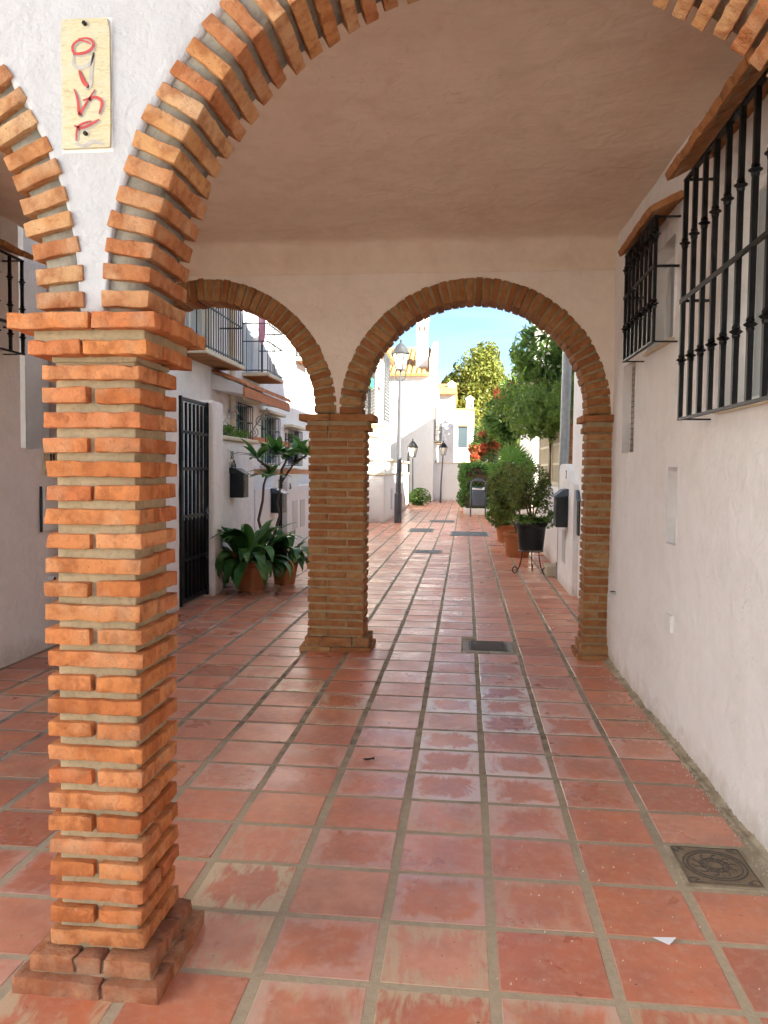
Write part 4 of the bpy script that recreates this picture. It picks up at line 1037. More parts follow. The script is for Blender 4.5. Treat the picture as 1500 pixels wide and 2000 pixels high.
for (a, b, c, d) in W2:
    w_ = MB().box(-3.93, -3.91, a, b, c, d).build('window', 'pane', h2); MB().box(-3.905, -3.88, (a + b) / 2 - .04, (a + b) / 2 + .04, c, d).box(-3.905, -3.88, a, a + .08, c, d).box(-3.905, -3.88, b - .08, b, c, d).build('frame', 'wood_brown', w_)
sb = MB().bevbox(-3.78, -3.10, 30.2, 32.3, 3.36, 3.5, .02).build('balcony', 'cream_paint', h2)
for k in range(20):
    z = 3.55 + k * .13; MB().box(-3.135, -3.115, 30.25, 32.25, z, z + .10).build('louvre', 'iron_grey', sb)
f = MB()
for k in range(8): f.box(-3.75 + k * .085, -3.735 + k * .085, 30.22, 30.25, 3.5, 6.15)
f.box(-3.75, -3.1, 30.215, 30.255, 6.1, 6.2).box(-3.14, -3.10, 30.2, 30.26, 3.5, 6.2); f.build('side_screen', 'iron_grey', sb)
balcony(-3.75, -3.35, 26.0, 27.4, 3.45, 1.0, .13, 'iron', parent=h2)
t = thing('tiled_canopy', 'orange tiled porch roof above the patio wall, right of the middle pillar', 'canopy', (-3.3, 28.4, 2.7))
MB().prism([(-3.75, 2.85), (-3.75, 3.30), (-2.85, 2.86), (-2.85, 2.74)], 'Y', 26.8, 30.0).build('board', 'cream_paint', t)
for k in range(13):
    y = 26.8 + 3.2 * (k + .5) / 13; V = []; F = []
    for (x, z) in ((-3.74, 3.31), (-2.80, 2.87)):
        for s_ in range(7): a = math.pi * s_ / 6; V.append((x, y + .12 * math.cos(a), z + .075 * math.sin(a)))
    for s_ in range(6): F.append((s_, s_ + 1, s_ + 8, s_ + 7))
    F += [tuple(range(6, -1, -1)), tuple(range(7, 14))]
    MB().add(V, F).build('roof_tile', 'roof_tile', t, True)
for y in (26.95, 29.85): MB().bevbox(-2.98, -2.86, y - .07, y + .07, 0, 2.76, .01).build('post', 'plaster_far', t)
t = tag(MB().bevbox(-3.40, -3.2, 26.2, 27.3, 4.42, 4.75, .01).build('hanging_cloth', 'sign_green'), 'green cloth hung over a balcony rail, left of the lamp post', 'cloth')
pw = thing('lattice_wall', 'white patio wall topped with lattice blocks, beside the near lamp post', 'wall', (-2.7, 26, 0))
mb = MB(); noisy_box(mb, -3.5, -2.48, 24.2, 24.38, -.01, 1.46, .25, .008, .02); noisy_box(mb, -2.66, -2.482, 24.39, 34.6, -.01, 1.46, .3, .008, .02); mb.build('wall', 'plaster_far', pw, 'all')
MB().bevbox(-3.52, -2.44, 24.16, 24.42, 1.462, 1.52, .01).bevbox(-2.70, -2.44, 24.43, 34.62, 1.462, 1.52, .01).build('lower_coping', 'cream_paint', pw)
MB().bevbox(-3.52, -2.44, 24.16, 24.42, 1.93, 2.0, .01).bevbox(-2.70, -2.44, 24.43, 34.62, 1.93, 2.0, .01).build('coping', 'cream_paint', pw)
lb = MB(); u = .2
for (ax_, ay_) in ((-u, -u), (-u, u), (u, u), (u, -u)): pass
lb.box(-.205, .205, -.04, .04, -.205, -.175).box(-.205, .205, -.04, .04, .175, .205).box(-.205, -.175, -.04, .04, -.175, .175).box(.175, .205, -.04, .04, -.175, .175)
for a in (45, -45):
    ca, sa = math.cos(R(a)), math.sin(R(a)); L, wd = .25, .022
    P = [(-L, -wd), (L, -wd), (L, wd), (-L, wd)]; lb.prism([(x * ca - z * sa, x * sa + z * ca) for x, z in P], 'Y', -.038, .038)
lb.box(-.175, .175, -.036, .036, -.02, .02).box(-.02, .02, -.035, .035, -.175, .175)
lme = meshdata('lattice_block', lb.v, lb.f, 'white_paint')
for k in range(2): mk('lattice_block', lme, pw, Vector((-2.98 + k * .42 - .13 , 24.29, 1.725)) - wloc(pw))
for k in range(23): mk('lattice_block', lme, pw, Vector((-2.57, 24.72 + k * .43, 1.725)) - wloc(pw), (0, 0, R(90)))
MB().bevbox(-2.66, -2.46, 24.18, 24.40, 1.522, 1.928, .01).build('corner_block', 'plaster_far', pw)
for y in (26.3, 29.5, 32.4): MB().box(-2.480, -2.468, y, y + .55, .3, 1.0).build('meter_door', 'alu', pw)

# ---- street lamps
def lantern(t, c, s_=1.0, m='iron_grey'):
    x, y, z = c
    hood = MB().lathe([(.27 * s_, 0), (.275 * s_, .03 * s_), (.235 * s_, .06 * s_), (.20 * s_, .14 * s_), (.13 * s_, .24 * s_), (.05 * s_, .31 * s_), (.02 * s_, .33 * s_), (.03 * s_, .36 * s_), (.045 * s_, .38 * s_), (.015 * s_, .41 * s_), (.004 * s_, .46 * s_)], (x, y, z + .48 * s_), 16).build('hood', m, t, True)
    MB().lathe([(.13 * s_, .02 * s_), (.235 * s_, .47 * s_)], (x, y, z), 6).build('glass', 'lamp_glass', t)
    f = MB()
    for k in range(6):
        a = k * math.pi / 3; f.tube([(x + .135 * s_ * math.cos(a), y + .135 * s_ * math.sin(a), z), (x + .245 * s_ * math.cos(a), y + .245 * s_ * math.sin(a), z + .48 * s_)], .014 * s_, 5)
    f.lathe([(.15 * s_, 0), (.15 * s_, .03 * s_), (.10 * s_, .03 * s_), (.10 * s_, 0), (.15 * s_, 0)], (x, y, z - .01), 12)
    f.build('frame', m, t)
t = thing('street_lamp', 'tall grey street lamp with a lantern head in front of the tiled roof', 'street lamp', (-2.05, 24.2, 0), 'street lamps')
MB().tube([(-2.05, 24.2, 0), (-2.05, 24.2, .9), (-2.045, 24.2, .92), (-2.03, 24.2, 3.4), (-2.02, 24.2, 4.35)], [.115, .115, .085, .075, .055], 14).build('pole', 'pole_grey', t, True)
mb = MB()
for sg in (-1, 1): mb.tube([(-2.02, 24.2, 4.3), (-2.02 + sg * .13, 24.2, 4.42), (-2.02 + sg * .17, 24.2, 4.58), (-2.02 + sg * .12, 24.2, 4.68)], .018, 6)
mb.tube([(-2.02, 24.2, 4.33), (-2.02, 24.2, 4.66)], .03, 8); mb.build('bracket', 'iron_grey', t)
lantern(t, (-2.02, 24.2, 4.68), 1.02)
t = thing('street_lamp', 'small lantern on a dark post beside the white gable house', 'street lamp', (-2.45, 37, 0), 'street lamps')
MB().tube([(-2.42, 37, 0), (-2.45, 37, .6), (-2.47, 37, 2.2)], [.05, .035, .03], 8).build('pole', 'iron_grey', t, True); lantern(t, (-2.48, 37, 2.25), .95, 'iron')
t = thing('street_lamp', 'lantern on a wall bracket near the alley end wall', 'street lamp', (-1.2, 40, 0), 'street lamps')
MB().tube([(-1.24, 40, 0), (-1.22, 40, 1.0), (-1.14, 40, 2.4)], [.05, .035, .03], 8).build('pole', 'iron_grey', t, True); lantern(t, (-1.13, 40, 2.42), .8, 'iron')

# ---- arched garden gate and bush
t = thing('arched_gate', 'black wrought iron gate with an arched top, at the far end of the patio wall', 'gate', (-2.55, 35.2, 0))
for k in range(10):
    y = 34.7 + k * .12; z = 2.0 + .42 * math.sin(math.pi * (k + .0) / 9.0)
    MB().box(-2.565, -2.535, y, y + .028, .02, z).build('bar', 'iron', t)
MB().tube([(-2.55, 34.7 + 1.1 * i / 12, 2.0 + .42 * math.sin(math.pi * i / 12)) for i in range(13)], .025, 6).build('arch_bar', 'iron', t)
MB().box(-2.57, -2.53, 34.68, 35.83, .1, 1.0).build('kick_panel', 'iron', t)
t = thing('bush', 'low rounded green bush at the foot of the white gable house', 'bush', (-2.1, 37, 0))
MB().tube([(-2.1, 37, 0), (-2.1, 37, .4)], .03, 6).build('stem', 'bark', t)
crown('foliage', 'leaf_mid', t, [(-2.1, 37, .36, .46, .5, .40)], 2600, .09, prg, 16)

# ---- white gable house facing the viewer, with tiled roof and tall chimney
gh = thing('gable_house', 'sunlit white house front with orange tiled roof and a tall chimney, at the alley bend', 'house', (-3, 42, 0))
mb = MB(); mb.box(-6.5, -1.72, 42, 50, -.01, 6.6); mb.build('wall', 'plaster_far', gh)
MB().prism([(41.95, 6.6), (41.95, 7.55), (46.2, 9.1), (46.2, 6.6)], 'X', -1.96, -1.70).build('parapet', 'plaster_far', gh)
MB().prism([(41.7, 6.60), (41.7, 6.68), (46.3, 8.7), (50.2, 6.9), (50.2, 6.60)], 'X', -6.6, -1.97).build('roof', 'roof_tile', gh)
me = None
for k in range(16):
    x = -6.4 + k * .275; V = []; F = []
    for (y, z) in ((41.66, 6.66), (46.3, 8.71)):
        for s_ in range(7): a = math.pi * s_ / 6; V.append((x + .125 * math.cos(a), y, z + .11 * math.sin(a)))
    for s_ in range(6): F.append((s_, s_ + 7, s_ + 8, s_ + 1))
    F += [tuple(range(7)), tuple(range(13, 6, -1))]
    MB().add(V, F).build('roof_tile', 'roof_tile', gh, True)
def chimney(parent, cx, cy_, w_, z0, z1, holes=2):
    c = MB().box(cx - w_ / 2, cx + w_ / 2, cy_ - w_ / 2, cy_ + w_ / 2, z0, z1).build('chimney', 'plaster_far', parent)
    for k in range(holes):
        x = cx + (k - (holes - 1) / 2) * w_ * .42; MB().prism([(x - .06, z1 - .62), (x + .06, z1 - .62), (x + .06, z1 - .42), (x, z1 - .34), (x - .06, z1 - .42)], 'Y', cy_ - w_ / 2 - .012, cy_ - w_ / 2 - .002).build('vent', 'wood_brown', c)
        MB().prism([(cy_ + (x - cx) - .06, z1 - .62), (cy_ + (x - cx) + .06, z1 - .62), (cy_ + (x - cx) + .06, z1 - .40), (cy_ + (x - cx) - .06, z1 - .40)], 'X', cx + w_ / 2 + .002, cx + w_ / 2 + .012).build('vent', 'wood_brown', c)
    MB().prism([(cx - w_ / 2 - .06, z1), (cx + w_ / 2 + .06, z1), (cx + w_ / 2 + .06, z1 + .06), (cx, z1 + .28), (cx - w_ / 2 - .06, z1 + .06)], 'Y', cy_ - w_ / 2 - .06, cy_ + w_ / 2 + .06).build('cap', 'plaster_far', c)
chimney(gh, -2.42, 43.0, .62, 6.7, 9.72)
for (a, b, c, d) in ((43.2, 44.6, 3.3, 5.2), (46.0, 47.4, 3.3, 5.2), (44.5, 46.0, .1, 2.2)):
    w_ = MB().box(-1.719, -1.70, a, b, c, d).build('window', 'pane', gh); MB().box(-1.699, -1.685, a, a + .1, c, d).box(-1.699, -1.685, b - .1, b, c, d).box(-1.699, -1.685, (a + b) / 2 - .05, (a + b) / 2 + .05, c, d).build('frame', 'wood_brown', w_)
    if c > 3: balcony(-1.72, -1.38, a - .1, b + .1, c - .05, 1.05, .16, 'iron_grey', parent=gh)
eh = thing('end_house', 'white house closing the alley, with two slim chimneys in front of the trees', 'house', (-1, 60, 0))
MB().box(-4.5, -.85, 56, 66, -.01, 7.0).box(-.85, .58, 60, 66, -.01, 6.2).build('wall', 'plaster_far', eh)
MB().prism([(55.6, 7.0), (55.6, 7.1), (61, 8.3), (66.2, 7.1), (66.2, 7.0)], 'X', -4.7, -.75).build('roof', 'roof_tile', eh)
MB().box(-.9, .66, 59.75, 66.2, 6.2, 6.32).build('roof_edge', 'roof_tile', eh)
chimney(eh, -1.10, 59.0, .55, 6.9, 8.0); chimney(eh, .25, 60.4, .55, 6.2, 7.05)
for (x0, x1, z0, z1) in ((-.6, .1, 3.4, 5.0), (-.6, .1, .6, 2.2)):
    w_ = MB().box(x0, x1, 59.97, 59.985, z0, z1).build('window', 'pane', eh); MB().box(x0 - .1, x1 + .1, 59.9, 59.96, z0 - .12, z0).build('sill', 'cream_paint', w_); MB().box(x0 - .15, x1 + .15, 59.8, 59.96, z1 + .02, z1 + .12).build('hood', 'roof_tile', w_)
ew = thing('end_wall', 'plain white wall with a shallow blind arch closing the alley', 'wall', (-.6, 43, 0))
mb = MB(); mb.box(-1.70, 3.2, 43.3, 43.5, -.01, 2.03); mb.build('wall', 'plaster_far', ew)
MB().bevbox(-1.69, 3.2, 43.24, 43.56, 2.03, 2.09, .01).build('coping', 'cream_paint', ew)
MB().tube([(-1.2 + 1.2 * i / 12, 43.295, 1.25 + .12 * math.sin(math.pi * i / 12)) for i in range(13)], .02, 5).build('blind_arch', 'plaster_far', ew)

# ---- right side: white pier with letter boxes, pole, brick pier, lattice windows
rp = thing('mailbox_pier', 'white rounded wall pier with a curved shoulder, beside the right rear pillar', 'wall', (1.5, 11, 0))
P = [(10.3, -.01), (10.3, 1.40), (10.33, 1.45), (10.4, 1.48), (10.55, 1.50), (10.75, 1.56), (10.95, 1.66), (11.15, 1.71), (11.6, 1.725), (11.82, 1.70), (11.9, 1.62), (11.9, -.01)]
MB().prism(P, 'X', 1.385, 1.66).build('wall', 'plaster_street', rp, True)
mb = MB(); noisy_box(mb, 1.66, 2.4, 11.2, 11.5, -.01, 1.72, .2, .006, .03); noisy_box(mb, 1.665, 2.4, 7.2, 10.6, -.01, .9, .2, .006, .03); noisy_box(mb, 1.52, 1.72, 11.91, 17.6, -.01, 1.35, .2, .008, .03); mb.build('wing_wall', 'plaster_street', rp, 'all')
MB().box(1.376, 1.3845, 11.0, 11.35, .35, .80).build('meter_door', 'alu', rp)
text(rp, '2', (1.382, 11.08, 1.57), (R(90), 0, R(-90)), .16)
mailbox('black letter box with a grey hood on the side of the white pier', (1.387, 10.98, .86), -1, 'black_plastic', .34, .16, .52)
t = thing('letter_box', 'second black letter box facing the viewer, half hidden by the right rear pillar', 'letter box', (1.52, 10.3, .8), 'letter boxes')
MB().bevbox(1.43, 1.66, 10.14, 10.298, .80, 1.27, .008).build('body', 'black_plastic', t)
MB().prism([(10.298, 1.27), (10.298, 1.38), (10.22, 1.36), (10.10, 1.25), (10.10, 1.23)], 'X', 1.41, 1.68).build('lid', 'bin_grey', t)
MB().box(1.46, 1.63, 10.134, 10.139, 1.12, 1.16).build('slot', 'alu', t)
tag(MB().bevbox(1.255, 1.42, 12.25, 12.62, 0, .165, .012).build('kerb_block', 'cream_paint'), 'small cream block on the ground beside the white pier', 'block')
t = thing('pole', 'grey galvanised pole rising behind the white pier', 'pole', (1.33, 11.2, 0))
MB().tube([(1.46, 12.0, 0), (1.46, 12.0, 1.7), (1.475, 12.0, 3.3), (1.49, 12.0, 5.2)], .072, 14).build('shaft', 'galvanised', t, True)
MB().tube([(1.46, 12.0, 0), (1.46, 12.0, .25)], .09, 14).build('collar', 'galvanised', t, True)
hr = thing('terraced_house', 'white house with brick pier and lattice windows on the right, behind vines', 'house', (2.5, 20, 0))
mb = MB(); mb.box(2.62, 8.5, 12.3, 15.6, -.01, 7.2); mb.box(3.2, 8.5, 15.62, 22.8, -.01, 5.3); mb.box(3.2, 8.5, 22.82, 27.5, -.01, 4.8); mb.build('wall', 'plaster_street', hr)  # two lower boxes added and sized to shade the alley's left side
MB().prism([(2.3, 7.2), (2.3, 7.28), (5.5, 8.4), (8.8, 7.2)], 'Y', 12.2, 15.8).build('roof', 'roof_tile', hr)
for (a, b, z0, z1) in ((13.2, 14.6, 3.6, 5.2),):
    w_ = MB().box(2.605, 2.618, a, b, z0, z1).build('window', 'pane', hr); MB().box(2.58, 2.603, a - .08, a, z0, z1).box(2.58, 2.603, b, b + .08, z0, z1).box(2.58, 2.603, a, b, z1, z1 + .08).box(2.56, 2.603, a, b, z0 - .08, z0).build('frame', 'wood_brown', w_)
bh_ = thing('house', 'sunlit white house glimpsed behind the long-leaved tree on the right', 'house', (4.4, 33, 0))
MB().box(2.75, 8.0, 33, 41, -.01, 7.3).build('wall', 'plaster_far', bh_)
MB().bevbox(2.65, 8.1, 32.9, 33.2, 7.3, 7.75, .03).build('parapet', 'plaster_far', bh_)
for x in (3.6, 5.2):
    for z in (2.0, 4.6):
        w_ = MB().box(x - .45, x + .45, 32.985, 32.998, z, z + 1.3).build('window', 'pane', bh_); MB().box(x - .55, x - .45, 32.95, 32.984, z, z + 1.3).box(x + .45, x + .55, 32.95, 32.984, z, z + 1.3).box(x - .55, x + .55, 32.9, 32.984, z - .1, z).build('frame', 'wood_brown', w_)
# porch on that house: brick pier plus lattice screens
bp = thing('brick_pier', 'red brick pier of the garden porch, beside the grey pole', 'pier', (1.72, 12.6, 0))
MB().box(1.575, 1.865, 12.46, 12.74, 1.36, 2.62).build('mortar', 'mortar_back', bp)
for k in range(17):
    z = 1.385 + k * .074
    for (ya_, yb_) in ((12.45, 12.595), (12.605, 12.75)): brick(bp, (1.72, (ya_ + yb_) / 2, z), (.31, yb_ - ya_, .052), 'brick_front')
ls = thing('lattice_screen', 'cream lattice screen windows of the garden porch, behind the tree trunk', 'screen', (1.6, 15, 1.3))
for (y0_, y1_) in ((13.2, 14.9), (15.4, 17.4)):
    f = MB(); f.box(1.58, 1.66, y0_, y0_ + .07, 1.36, 2.5).box(1.58, 1.66, y1_ - .07, y1_, 1.36, 2.5).box(1.58, 1.66, y0_, y1_, 2.43, 2.5).box(1.58, 1.66, y0_, y1_, 1.36, 1.43); f.build('frame', 'cream_paint', ls)
    n = int((y1_ - y0_) / .10)
    for k in range(1, n): y = y0_ + (y1_ - y0_) * k / n; MB().box(1.605, 1.635, y - .018, y + .018, 1.43, 2.43).build('slat', 'cream_paint', ls)
    for z in (1.75, 2.1): MB().box(1.60, 1.64, y0_ + .07, y1_ - .07, z - .02, z + .02).build('cross_slat', 'cream_paint', ls)

# ---- litter bin
t = thing('litter_bin', 'grey-blue metal litter bin on two legs in front of the hedge', 'litter bin', (.46, 28, 0))
for x in (.20, .72): MB().tube([(x, 28, 0), (x, 28, 1.12)], .025, 8).build('leg', 'bin_grey', t, True)
MB().tube([(.20, 28, 1.12), (.22, 28, 1.24), (.32, 28, 1.31), (.60, 28, 1.31), (.70, 28, 1.24), (.72, 28, 1.12)], .025, 8).build('hoop', 'bin_grey', t, True)
MB().bevbox(.32, .60, 27.92, 28.08, 1.26, 1.36, .02).build('clamp', 'bin_grey', t)
V, F = gridbox((6, 3, 6), (.44, .30, .68), .03); MB().add([(v[0] * (1 + .12 * v[2]) + .46, v[1] * (1 + .12 * v[2]) + 28, v[2] + .72) for v in V], F).build('bucket', 'bin_grey', t, 'all')
MB().prism([(.245, .97), (.675, .97), (.675, 1.075), (.56, 1.0), (.245, 1.04)], 'Y', 27.836, 27.842).build('bag_rim', 'white_paint', t)

# ================================================================== PLANTS
# aspidistra pots
amesh = [meshdata('leaf', *blade(L, W, l0, bd, .22, 9, dr, .9, .22), 'leaf_aspidistra', 'all') for (L, W, l0, bd, dr) in
         ((.78, .15, .18, 1.3, 1.6), (.74, .155, .4, 1.9, 1.2), (.72, .15, .55, 2.3, .9), (.68, .145, .75, 2.4, .6), (.80, .15, .10, .9, 1.6), (.68, .14, .95, 2.0, .5))]
ymesh = meshdata('leaf', *blade(.66, .11, .5, 1.1, .2, 9, .4, .9, .22), 'leaf_yellow', 'all')
def aspidistra(label, c, rt_, rb, h_, n, s_, rg):
    t = thing('potted_aspidistra', label, 'potted plant', c); pot(t, c, rt_, rb, h_, 'terracotta_pot')
    for k in range(n):
        q = k / n; a = rg.uniform(0, 2 * math.pi); rr = rt_ * .8 * math.sqrt(rg.random())
        me = amesh[int(rg.random() * 6)] if k % 23 != 3 else ymesh
        o = mk('leaf', me, t, (rr * math.cos(a), rr * math.sin(a), h_ * .86), (rg.uniform(-.15, .15), rg.uniform(-.15, .15), a + rg.uniform(-.5, .5)), s_ * rg.uniform(.8, 1.12))
arg = random.Random(8)
aspidistra('broad-leaved aspidistra in a large terracotta pot against the white wall', (-2.80, 10.12, 0), .265, .16, .40, 95, .92, arg)
aspidistra('smaller leafy aspidistra in a terracotta pot behind the large one', (-2.50, 10.80, 0), .20, .14, .36, 46, .80, arg)
# plumeria
t = thing('plumeria', 'bare-stemmed plumeria shrub with whorls of long leaves, rising behind the aspidistra', 'shrub', (-2.70, 11.0, 0))
pot(t, (-2.93, 11.05, 0), .17, .12, .32, 'terracotta_pot')
st = [[(-2.93, 11.05, .3), (-2.72, 11.0, .62), (-2.62, 11.0, .95), (-2.66, 11.0, 1.12), (-2.60, 11.0, 1.42), (-2.42, 10.98, 1.68)],
      [(-2.93, 11.05, .3), (-2.86, 11.0, .62), (-2.93, 11.0, .88), (-2.87, 11.0, 1.15), (-2.86, 11.02, 1.38), (-2.78, 11.0, 1.62)],
      [(-2.60, 11.0, 1.42), (-2.62, 11.1, 1.6), (-2.55, 11.15, 1.76)], [(-2.42, 10.98, 1.68), (-2.30, 10.95, 1.76), (-2.22, 10.9, 1.80)], [(-2.78, 11.0, 1.62), (-2.92, 10.9, 1.74)], [(-2.78, 11.0, 1.62), (-2.74, 10.9, 1.52)], [(-2.42, 10.98, 1.68), (-2.40, 11.1, 1.82)]]
mb = MB()
for s_ in st: mb.tube(s_, [.024 - .010 * i / (len(s_) - 1) for i in range(len(s_))], 7)
mb.build('stem', 'bark', t, True)
pmesh = [meshdata('leaf', *blade(.36, .105, l0, bd, .15, 7, .2, .8, .12), 'leaf_plumeria', 'all') for (l0, bd) in ((.7, .7), (1.0, .9), (1.25, .8), (.5, .6))]
for wp in ((-2.55, 11.15, 1.76), (-2.22, 10.9, 1.80), (-2.92, 10.9, 1.74), (-2.74, 10.9, 1.50), (-2.40, 11.1, 1.82), (-2.66, 11.0, 1.80)):
    for k in range(15):
        a = k * 2 * math.pi / 15 + arg.uniform(-.2, .2)
        mk('leaf', pmesh[int(arg.random() * 4)], t, Vector(wp) - wloc(t), (0, 0, a), arg.uniform(.8, 1.2))

# black pot on an iron stand, and terracotta pots of ficus
t = thing('plant_stand', 'wrought iron plant stand with scrolled feet under the black pot', 'plant stand', (1.05, 12.6, 0))
mb = MB(); mb.lathe([(.19, .35), (.20, .36), (.19, .37), (.18, .36), (.19, .35)], (1.05, 12.6, 0), 20); mb.build('ring', 'iron', t)
for a in (200, 320, 80):
    ca, sa = math.cos(R(a)), math.sin(R(a)); pts = [(1.05 + .15 * ca, 12.6 + .15 * sa, .36), (1.05 + .16 * ca, 12.6 + .16 * sa, .24), (1.05 + .19 * ca, 12.6 + .19 * sa, .12), (1.05 + .24 * ca, 12.6 + .24 * sa, .03)]
    for i in range(11):
        b_ = -math.pi / 2 + i / 10 * 1.6 * math.pi; q = .06 * (1 - .05 * i); pts.append((1.05 + (.26 + q * math.cos(b_)) * ca, 12.6 + (.26 + q * math.cos(b_)) * sa, .07 + q * math.sin(b_)))
    MB().tube(pts, .009, 6).build('leg', 'iron', t, True)
t = thing('potted_ficus', 'bushy small-leaved ficus in a large black plastic pot on a stand', 'potted plant', (1.05, 12.6, .37))
pot(t, (1.05, 12.6, .375), .235, .19, .44, 'black_plastic')
mb = MB(); limbs(mb, (1.05, 12.6, .75), [(.95, 12.6, 1.4), (1.15, 12.7, 1.45), (1.02, 12.5, 1.6), (.85, 12.55, 1.3), (1.2, 12.55, 1.25)], .018, arg); mb.build('stem', 'bark', t)
crown('foliage', 'leaf_ficus', t, [(1.0, 12.6, 1.40, .30, .32, .33), (1.2, 12.6, 1.20, .17, .2, .24), (.85, 12.6, 1.25, .2, .2, .25)], 4200, .042, arg, 34, .5, .24)
crown('ground_cover', 'leaf_mid', t, [(1.06, 12.52, .86, .27, .22, .08), (1.30, 12.5, .88, .10, .1, .13)], 520, .07, arg, 12)
t = thing('potted_ficus', 'tall ficus in the terracotta pot just behind the black pot', 'potted plant', (1.0, 15.0, 0))
pot(t, (1.0, 15.05, 0), .26, .21, .46, 'terracotta_pot')
mb = MB(); limbs(mb, (1.0, 15.05, .4), [(.85, 15.05, 1.3), (1.05, 15.1, 1.4), (.7, 15.0, 1.2)], .018, arg); mb.build('stem', 'bark', t)
crown('foliage', 'leaf_ficus', t, [(.78, 15.0, 1.35, .34, .32, .40), (.75, 15.0, .95, .26, .25, .28)], 4200, .050, arg, 30, .5, .25)
t = thing('potted_geranium', 'leafy trailing plant in the farther terracotta pot, beside the hedge', 'potted plant', (.9, 18.0, 0))
pot(t, (.93, 18.1, 0), .23, .17, .40, 'terracotta_pot')
MB().tube([(.93, 18.1, .35), (.9, 18.1, .7)], .015, 5).build('stem', 'bark', t)
crown('foliage', 'leaf_mid', t, [(.82, 18.0, .58, .30, .28, .20), (.75, 17.95, .9, .22, .25, .3)], 1500, .085, arg, 18, .6)
# hedge
t = thing('hedge', 'dense clipped green hedge behind the litter bin', 'hedge', (.9, 31, 0))
MB().box(.02, 2.3, 29.7, 35.8, .1, 1.75).build('branches', 'vine_stem', t)
nr = random.Random(4); bl = []
for k in range(26): bl.append((nr.uniform(.0, 2.0), 29.75 + nr.uniform(-.1, .15), nr.uniform(.35, 1.75), .33, .2, .25))
for k in range(26): bl.append((nr.uniform(-.1, .1), nr.uniform(29.8, 35.6), nr.uniform(.35, 1.72), .2, .35, .25))
for k in range(22): bl.append((nr.uniform(.1, 2.0), nr.uniform(29.8, 35.6), 1.80, .4, .4, .12))
crown('foliage', 'leaf_hedge', t, bl, 24000, .085, arg, 14, .5, .4, .3)
tag(MB().bevbox(-.06, 2.4, 29.30, 29.42, 0, .24, .01).bevbox(-.06, .06, 29.42, 36.0, 0, .24, .01).build('kerb_wall', 'plaster_far'), 'low white kerb around the hedge bed', 'kerb')
# fan palm
t = thing('fan_palm', 'bright green fan palm leaf standing above the hedge', 'palm', (1.22, 21.4, 0))
MB().tube([(1.27, 21.7, 0), (1.25, 21.6, 1.0), (1.22, 21.5, 1.75)], [.12, .10, .07], 9).build('trunk', 'bark', t, True)
def fan(L, n=19, span=R(215)):
    V = []; F = []
    for k in range(n):
        a0 = -span / 2 + span * k / n; a1 = a0 + span / n; am = (a0 + a1) / 2; q = len(V); Lk = L * (.86 + .14 * math.cos(am))
        V += [(0, 0, 0), (.55 * Lk * math.sin(a0), .0, .55 * Lk * math.cos(a0)), (.60 * Lk * math.sin(am), .035, .60 * Lk * math.cos(am)), (.55 * Lk * math.sin(a1), 0, .55 * Lk * math.cos(a1)), (Lk * math.sin(am), -.08 * L, Lk * math.cos(am) - .05 * L)]
        F += [(q, q + 1, q + 2), (q, q + 2, q + 3), (q + 1, q + 4, q + 2), (q + 2, q + 4, q + 3)]
    return meshdata('leaf', V, F, 'leaf_palm')
fm = fan(.60)
for (dx, dy, dz, rx, ry, rz, s_) in ((0, -.3, 1.92, -.15, .0, .1, 1.0), (.35, .3, 1.7, -.5, .6, -.5, .9), (-.30, .2, 1.6, -.6, -.8, .5, .8), (.15, -.3, 1.45, -1.2, .3, .1, .8), (.1, .5, 1.9, .3, .1, .2, .9), (.45, -.1, 1.45, -.9, 1.1, .2, .75)):
    mk('leaf', fm, t, (dx, dy, dz), (rx, ry, rz), s_)
t = thing('banana_plant', 'dark glossy broad leaf plant leaning out between hedge and palm', 'plant', (.9, 27, 0))
MB().tube([(.95, 27.2, 0), (.92, 27.1, 1.7)], .05, 7).build('stem', 'bark', t)
bm_ = meshdata('leaf', *blade(1.3, .30, .8, 1.1, .2, 9, .3, .8, .12), 'leaf_dark', 'all')
for (a, s_) in ((3.3, 1.0), (2.4, .8), (4.2, .7), (.4, .7), (1.4, .7)): mk('leaf', bm_, t, (.02, .1, 1.65), (0, 0, a), s_)
# bougainvilleas
def boug(label, c, blobs, n, nb):
    t = thing('bougainvillea', label, 'shrub', c); mb = MB(); limbs(mb, c, [(b_[0], b_[1], b_[2]) for b_ in blobs], .05, arg); mb.build('trunk', 'bark', t)
    crown('leaves', 'leaf_mid', t, blobs, n, .12, arg, 16); crown('blossoms', 'bract_red', t, blobs, nb, .11, arg, 9, .8, .34, .8)
boug('red flowering bougainvillea behind the fan palm, beside the white houses', (1.0, 36, 0), [(.55, 35, 2.65, .40, .4, .30), (1.05, 35.3, 3.2, .45, .4, .22), (.42, 34.8, 2.2, .22, .3, .25), (.75, 35, 2.95, .30, .35, .22), (1.25, 35.2, 2.7, .3, .3, .25)], 1500, 1900)
boug('small red flowering bougainvillea between the trees on the right', (1.7, 28.6, 0), [(1.35, 28.2, 4.2, .38, .4, .55)], 900, 800)
